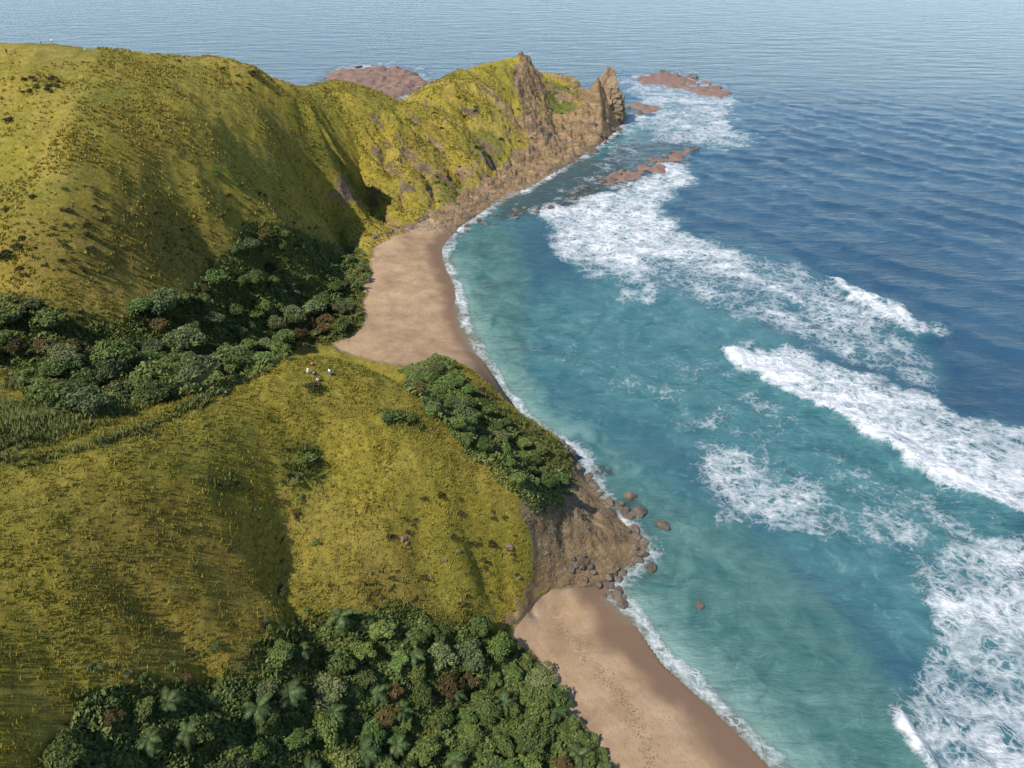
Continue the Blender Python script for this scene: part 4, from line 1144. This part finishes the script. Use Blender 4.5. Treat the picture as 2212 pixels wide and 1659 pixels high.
M_SKIN = plain("skin", (.42, .26, .17), .6, var=.1); M_HAIR = plain("hair", (.02, .015, .012), .6, var=.2)
CLO = {k: plain(k + "_cloth", c, .85, var=.12) for k, c in dict(red=(.55, .05, .03), white=(.80, .79, .76), dark=(.03, .032, .04), blue=(.12, .2, .42), navy=(.03, .05, .10), pink=(.72, .30, .32), purple=(.17, .11, .2), tan=(.4, .3, .18)).items()}
STAND = dict(pel=(0, 0, .95), ch=(0, 0, 1.32), nk=(0, 0, 1.47), hd=(0, .01, 1.60), tp=(0, .0, 1.72),
             sl=(-.19, 0, 1.40), el=(-.25, .02, 1.12), wl=(-.25, .08, .88), hl=(-.25, .12, .79), sr=(.19, 0, 1.40), er=(.27, -.02, 1.12), wr=(.27, .06, .88), hr=(.27, .09, .79),
             pl=(-.1, 0, .90), kl=(-.12, .03, .50), al=(-.14, 0, .08), fl=(-.15, .16, .03), pr=(.1, 0, .90), kr=(.13, .04, .50), ar=(.16, .03, .08), fr=(.18, .19, .03))
SIT = dict(pel=(0, 0, .14), ch=(0, -.04, .50), nk=(0, -.02, .65), hd=(0, .01, .78), tp=(0, .0, .90),
           sl=(-.19, -.03, .58), el=(-.24, .1, .36), wl=(-.15, .3, .42), hl=(-.1, .38, .44), sr=(.19, -.03, .58), er=(.25, .1, .36), wr=(.15, .3, .42), hr=(.1, .38, .44),
           pl=(-.1, .03, .13), kl=(-.14, .40, .44), al=(-.14, .62, .08), fl=(-.14, .78, .04), pr=(.1, .03, .13), kr=(.14, .42, .44), ar=(.15, .66, .08), fr=(.16, .82, .04))
EDG = [('pel', 'ch'), ('ch', 'nk'), ('nk', 'hd'), ('hd', 'tp'), ('ch', 'sl'), ('sl', 'el'), ('el', 'wl'), ('wl', 'hl'), ('ch', 'sr'), ('sr', 'er'), ('er', 'wr'), ('wr', 'hr'),
       ('pel', 'pl'), ('pl', 'kl'), ('kl', 'al'), ('al', 'fl'), ('pel', 'pr'), ('pr', 'kr'), ('kr', 'ar'), ('ar', 'fr')]
RAD = dict(pel=.14, ch=.14, nk=.06, hd=.098, tp=.07, sl=.065, el=.048, wl=.034, hl=.038, sr=.065, er=.048, wr=.034, hr=.038, pl=.09, kl=.06, al=.042, fl=.04, pr=.09, kr=.06, ar=.042, fr=.04)


def chain(pose, keys, inflate, name, m):
    ks = [k for k in pose if k in keys]; ix = {k: i for i, k in enumerate(ks)}
    return body_mesh(name, [pose[k] for k in ks], [(ix[a], ix[b]) for a, b in EDG if a in ix and b in ix], [RAD[k] * inflate for k in ks], m)


PC = {}


def person(px, py, pose, shirt, legs, face, label, group, hat=None, occl=None):
    pn = 'sit' if pose is SIT else 'stand'
    h = hit(px, py)[0]
    e = empty("person", (h[0], h[1], float(ground(h[0], h[1])) + .01), face)

    def get(part, keys, infl, m):
        k = (pn, part, m.name)
        if k not in PC: PC[k] = chain(pose, keys, infl, part, m)
        return link(part, PC[k], e)
    get("body", list(pose), 1.0, M_SKIN)
    get("shirt", ['pel', 'ch', 'sl', 'el', 'sr', 'er'], 1.22, CLO[shirt])
    get("trousers", ['pel', 'pl', 'kl', 'al', 'pr', 'kr', 'ar'], 1.25, CLO[legs])
    hd = Vector(pose['hd'])
    if 'hair' not in PC:
        PC['hair'] = boulder_mesh("hair", 900, M_HAIR, 2, 0); PC['hat'] = boulder_mesh("hat", 901, CLO['white'], 2, 0)
    if hat: link("hat", PC['hat'], e, hd + Vector((0, -.01, .10)), (0, 0, 0), (.19, .19, .075))
    else: link("hair", PC['hair'], e, hd + Vector((0, -.025, .05)), (0, 0, 0), (.115, .13, .12))
    return tag(e, label, "person", group)


KP = "people resting on the knoll"; HP = "people on top of the big hill"
person(675, 791, SIT, 'red', 'dark', .2, "person in a red shirt seated near the tip of the knoll", KP)
person(667, 812, SIT, 'white', 'tan', .9, "person in a white top and hat seated on the knoll, leftmost of the group", KP, hat=True)
person(679, 811, SIT, 'navy', 'dark', -.4, "person in dark blue clothes seated beside the one in the white hat", KP)
person(714, 816, STAND, 'white', 'blue', 2.4, "person standing apart on the knoll in a white shirt and blue trousers", KP)
person(687, 824, SIT, 'white', 'purple', .3, "person in a pale top seated lowest on the knoll, above the dark shrub", KP)
person(17, 120, STAND, 'dark', 'dark', 1.0, "person in dark clothes standing at the far left of the hill top", HP)
person(36, 121, STAND, 'purple', 'dark', -1.0, "person in purple and black standing at the left of the hill top", HP)
person(90, 97.2, STAND, 'pink', 'dark', 2.2, "person in a pink top standing against the sea on the hill's crest", HP)
person(114, 96.2, STAND, 'white', 'tan', 2.8, "person in white on the crest, right of the one in pink", HP)
person(184, 110, SIT, 'white', 'tan', .4, "person in white seated on the hill's crest, rightmost of the hill top group", HP)
bpy.context.view_layer.update()
print("trees", n_tr, "objects", len(S.objects))
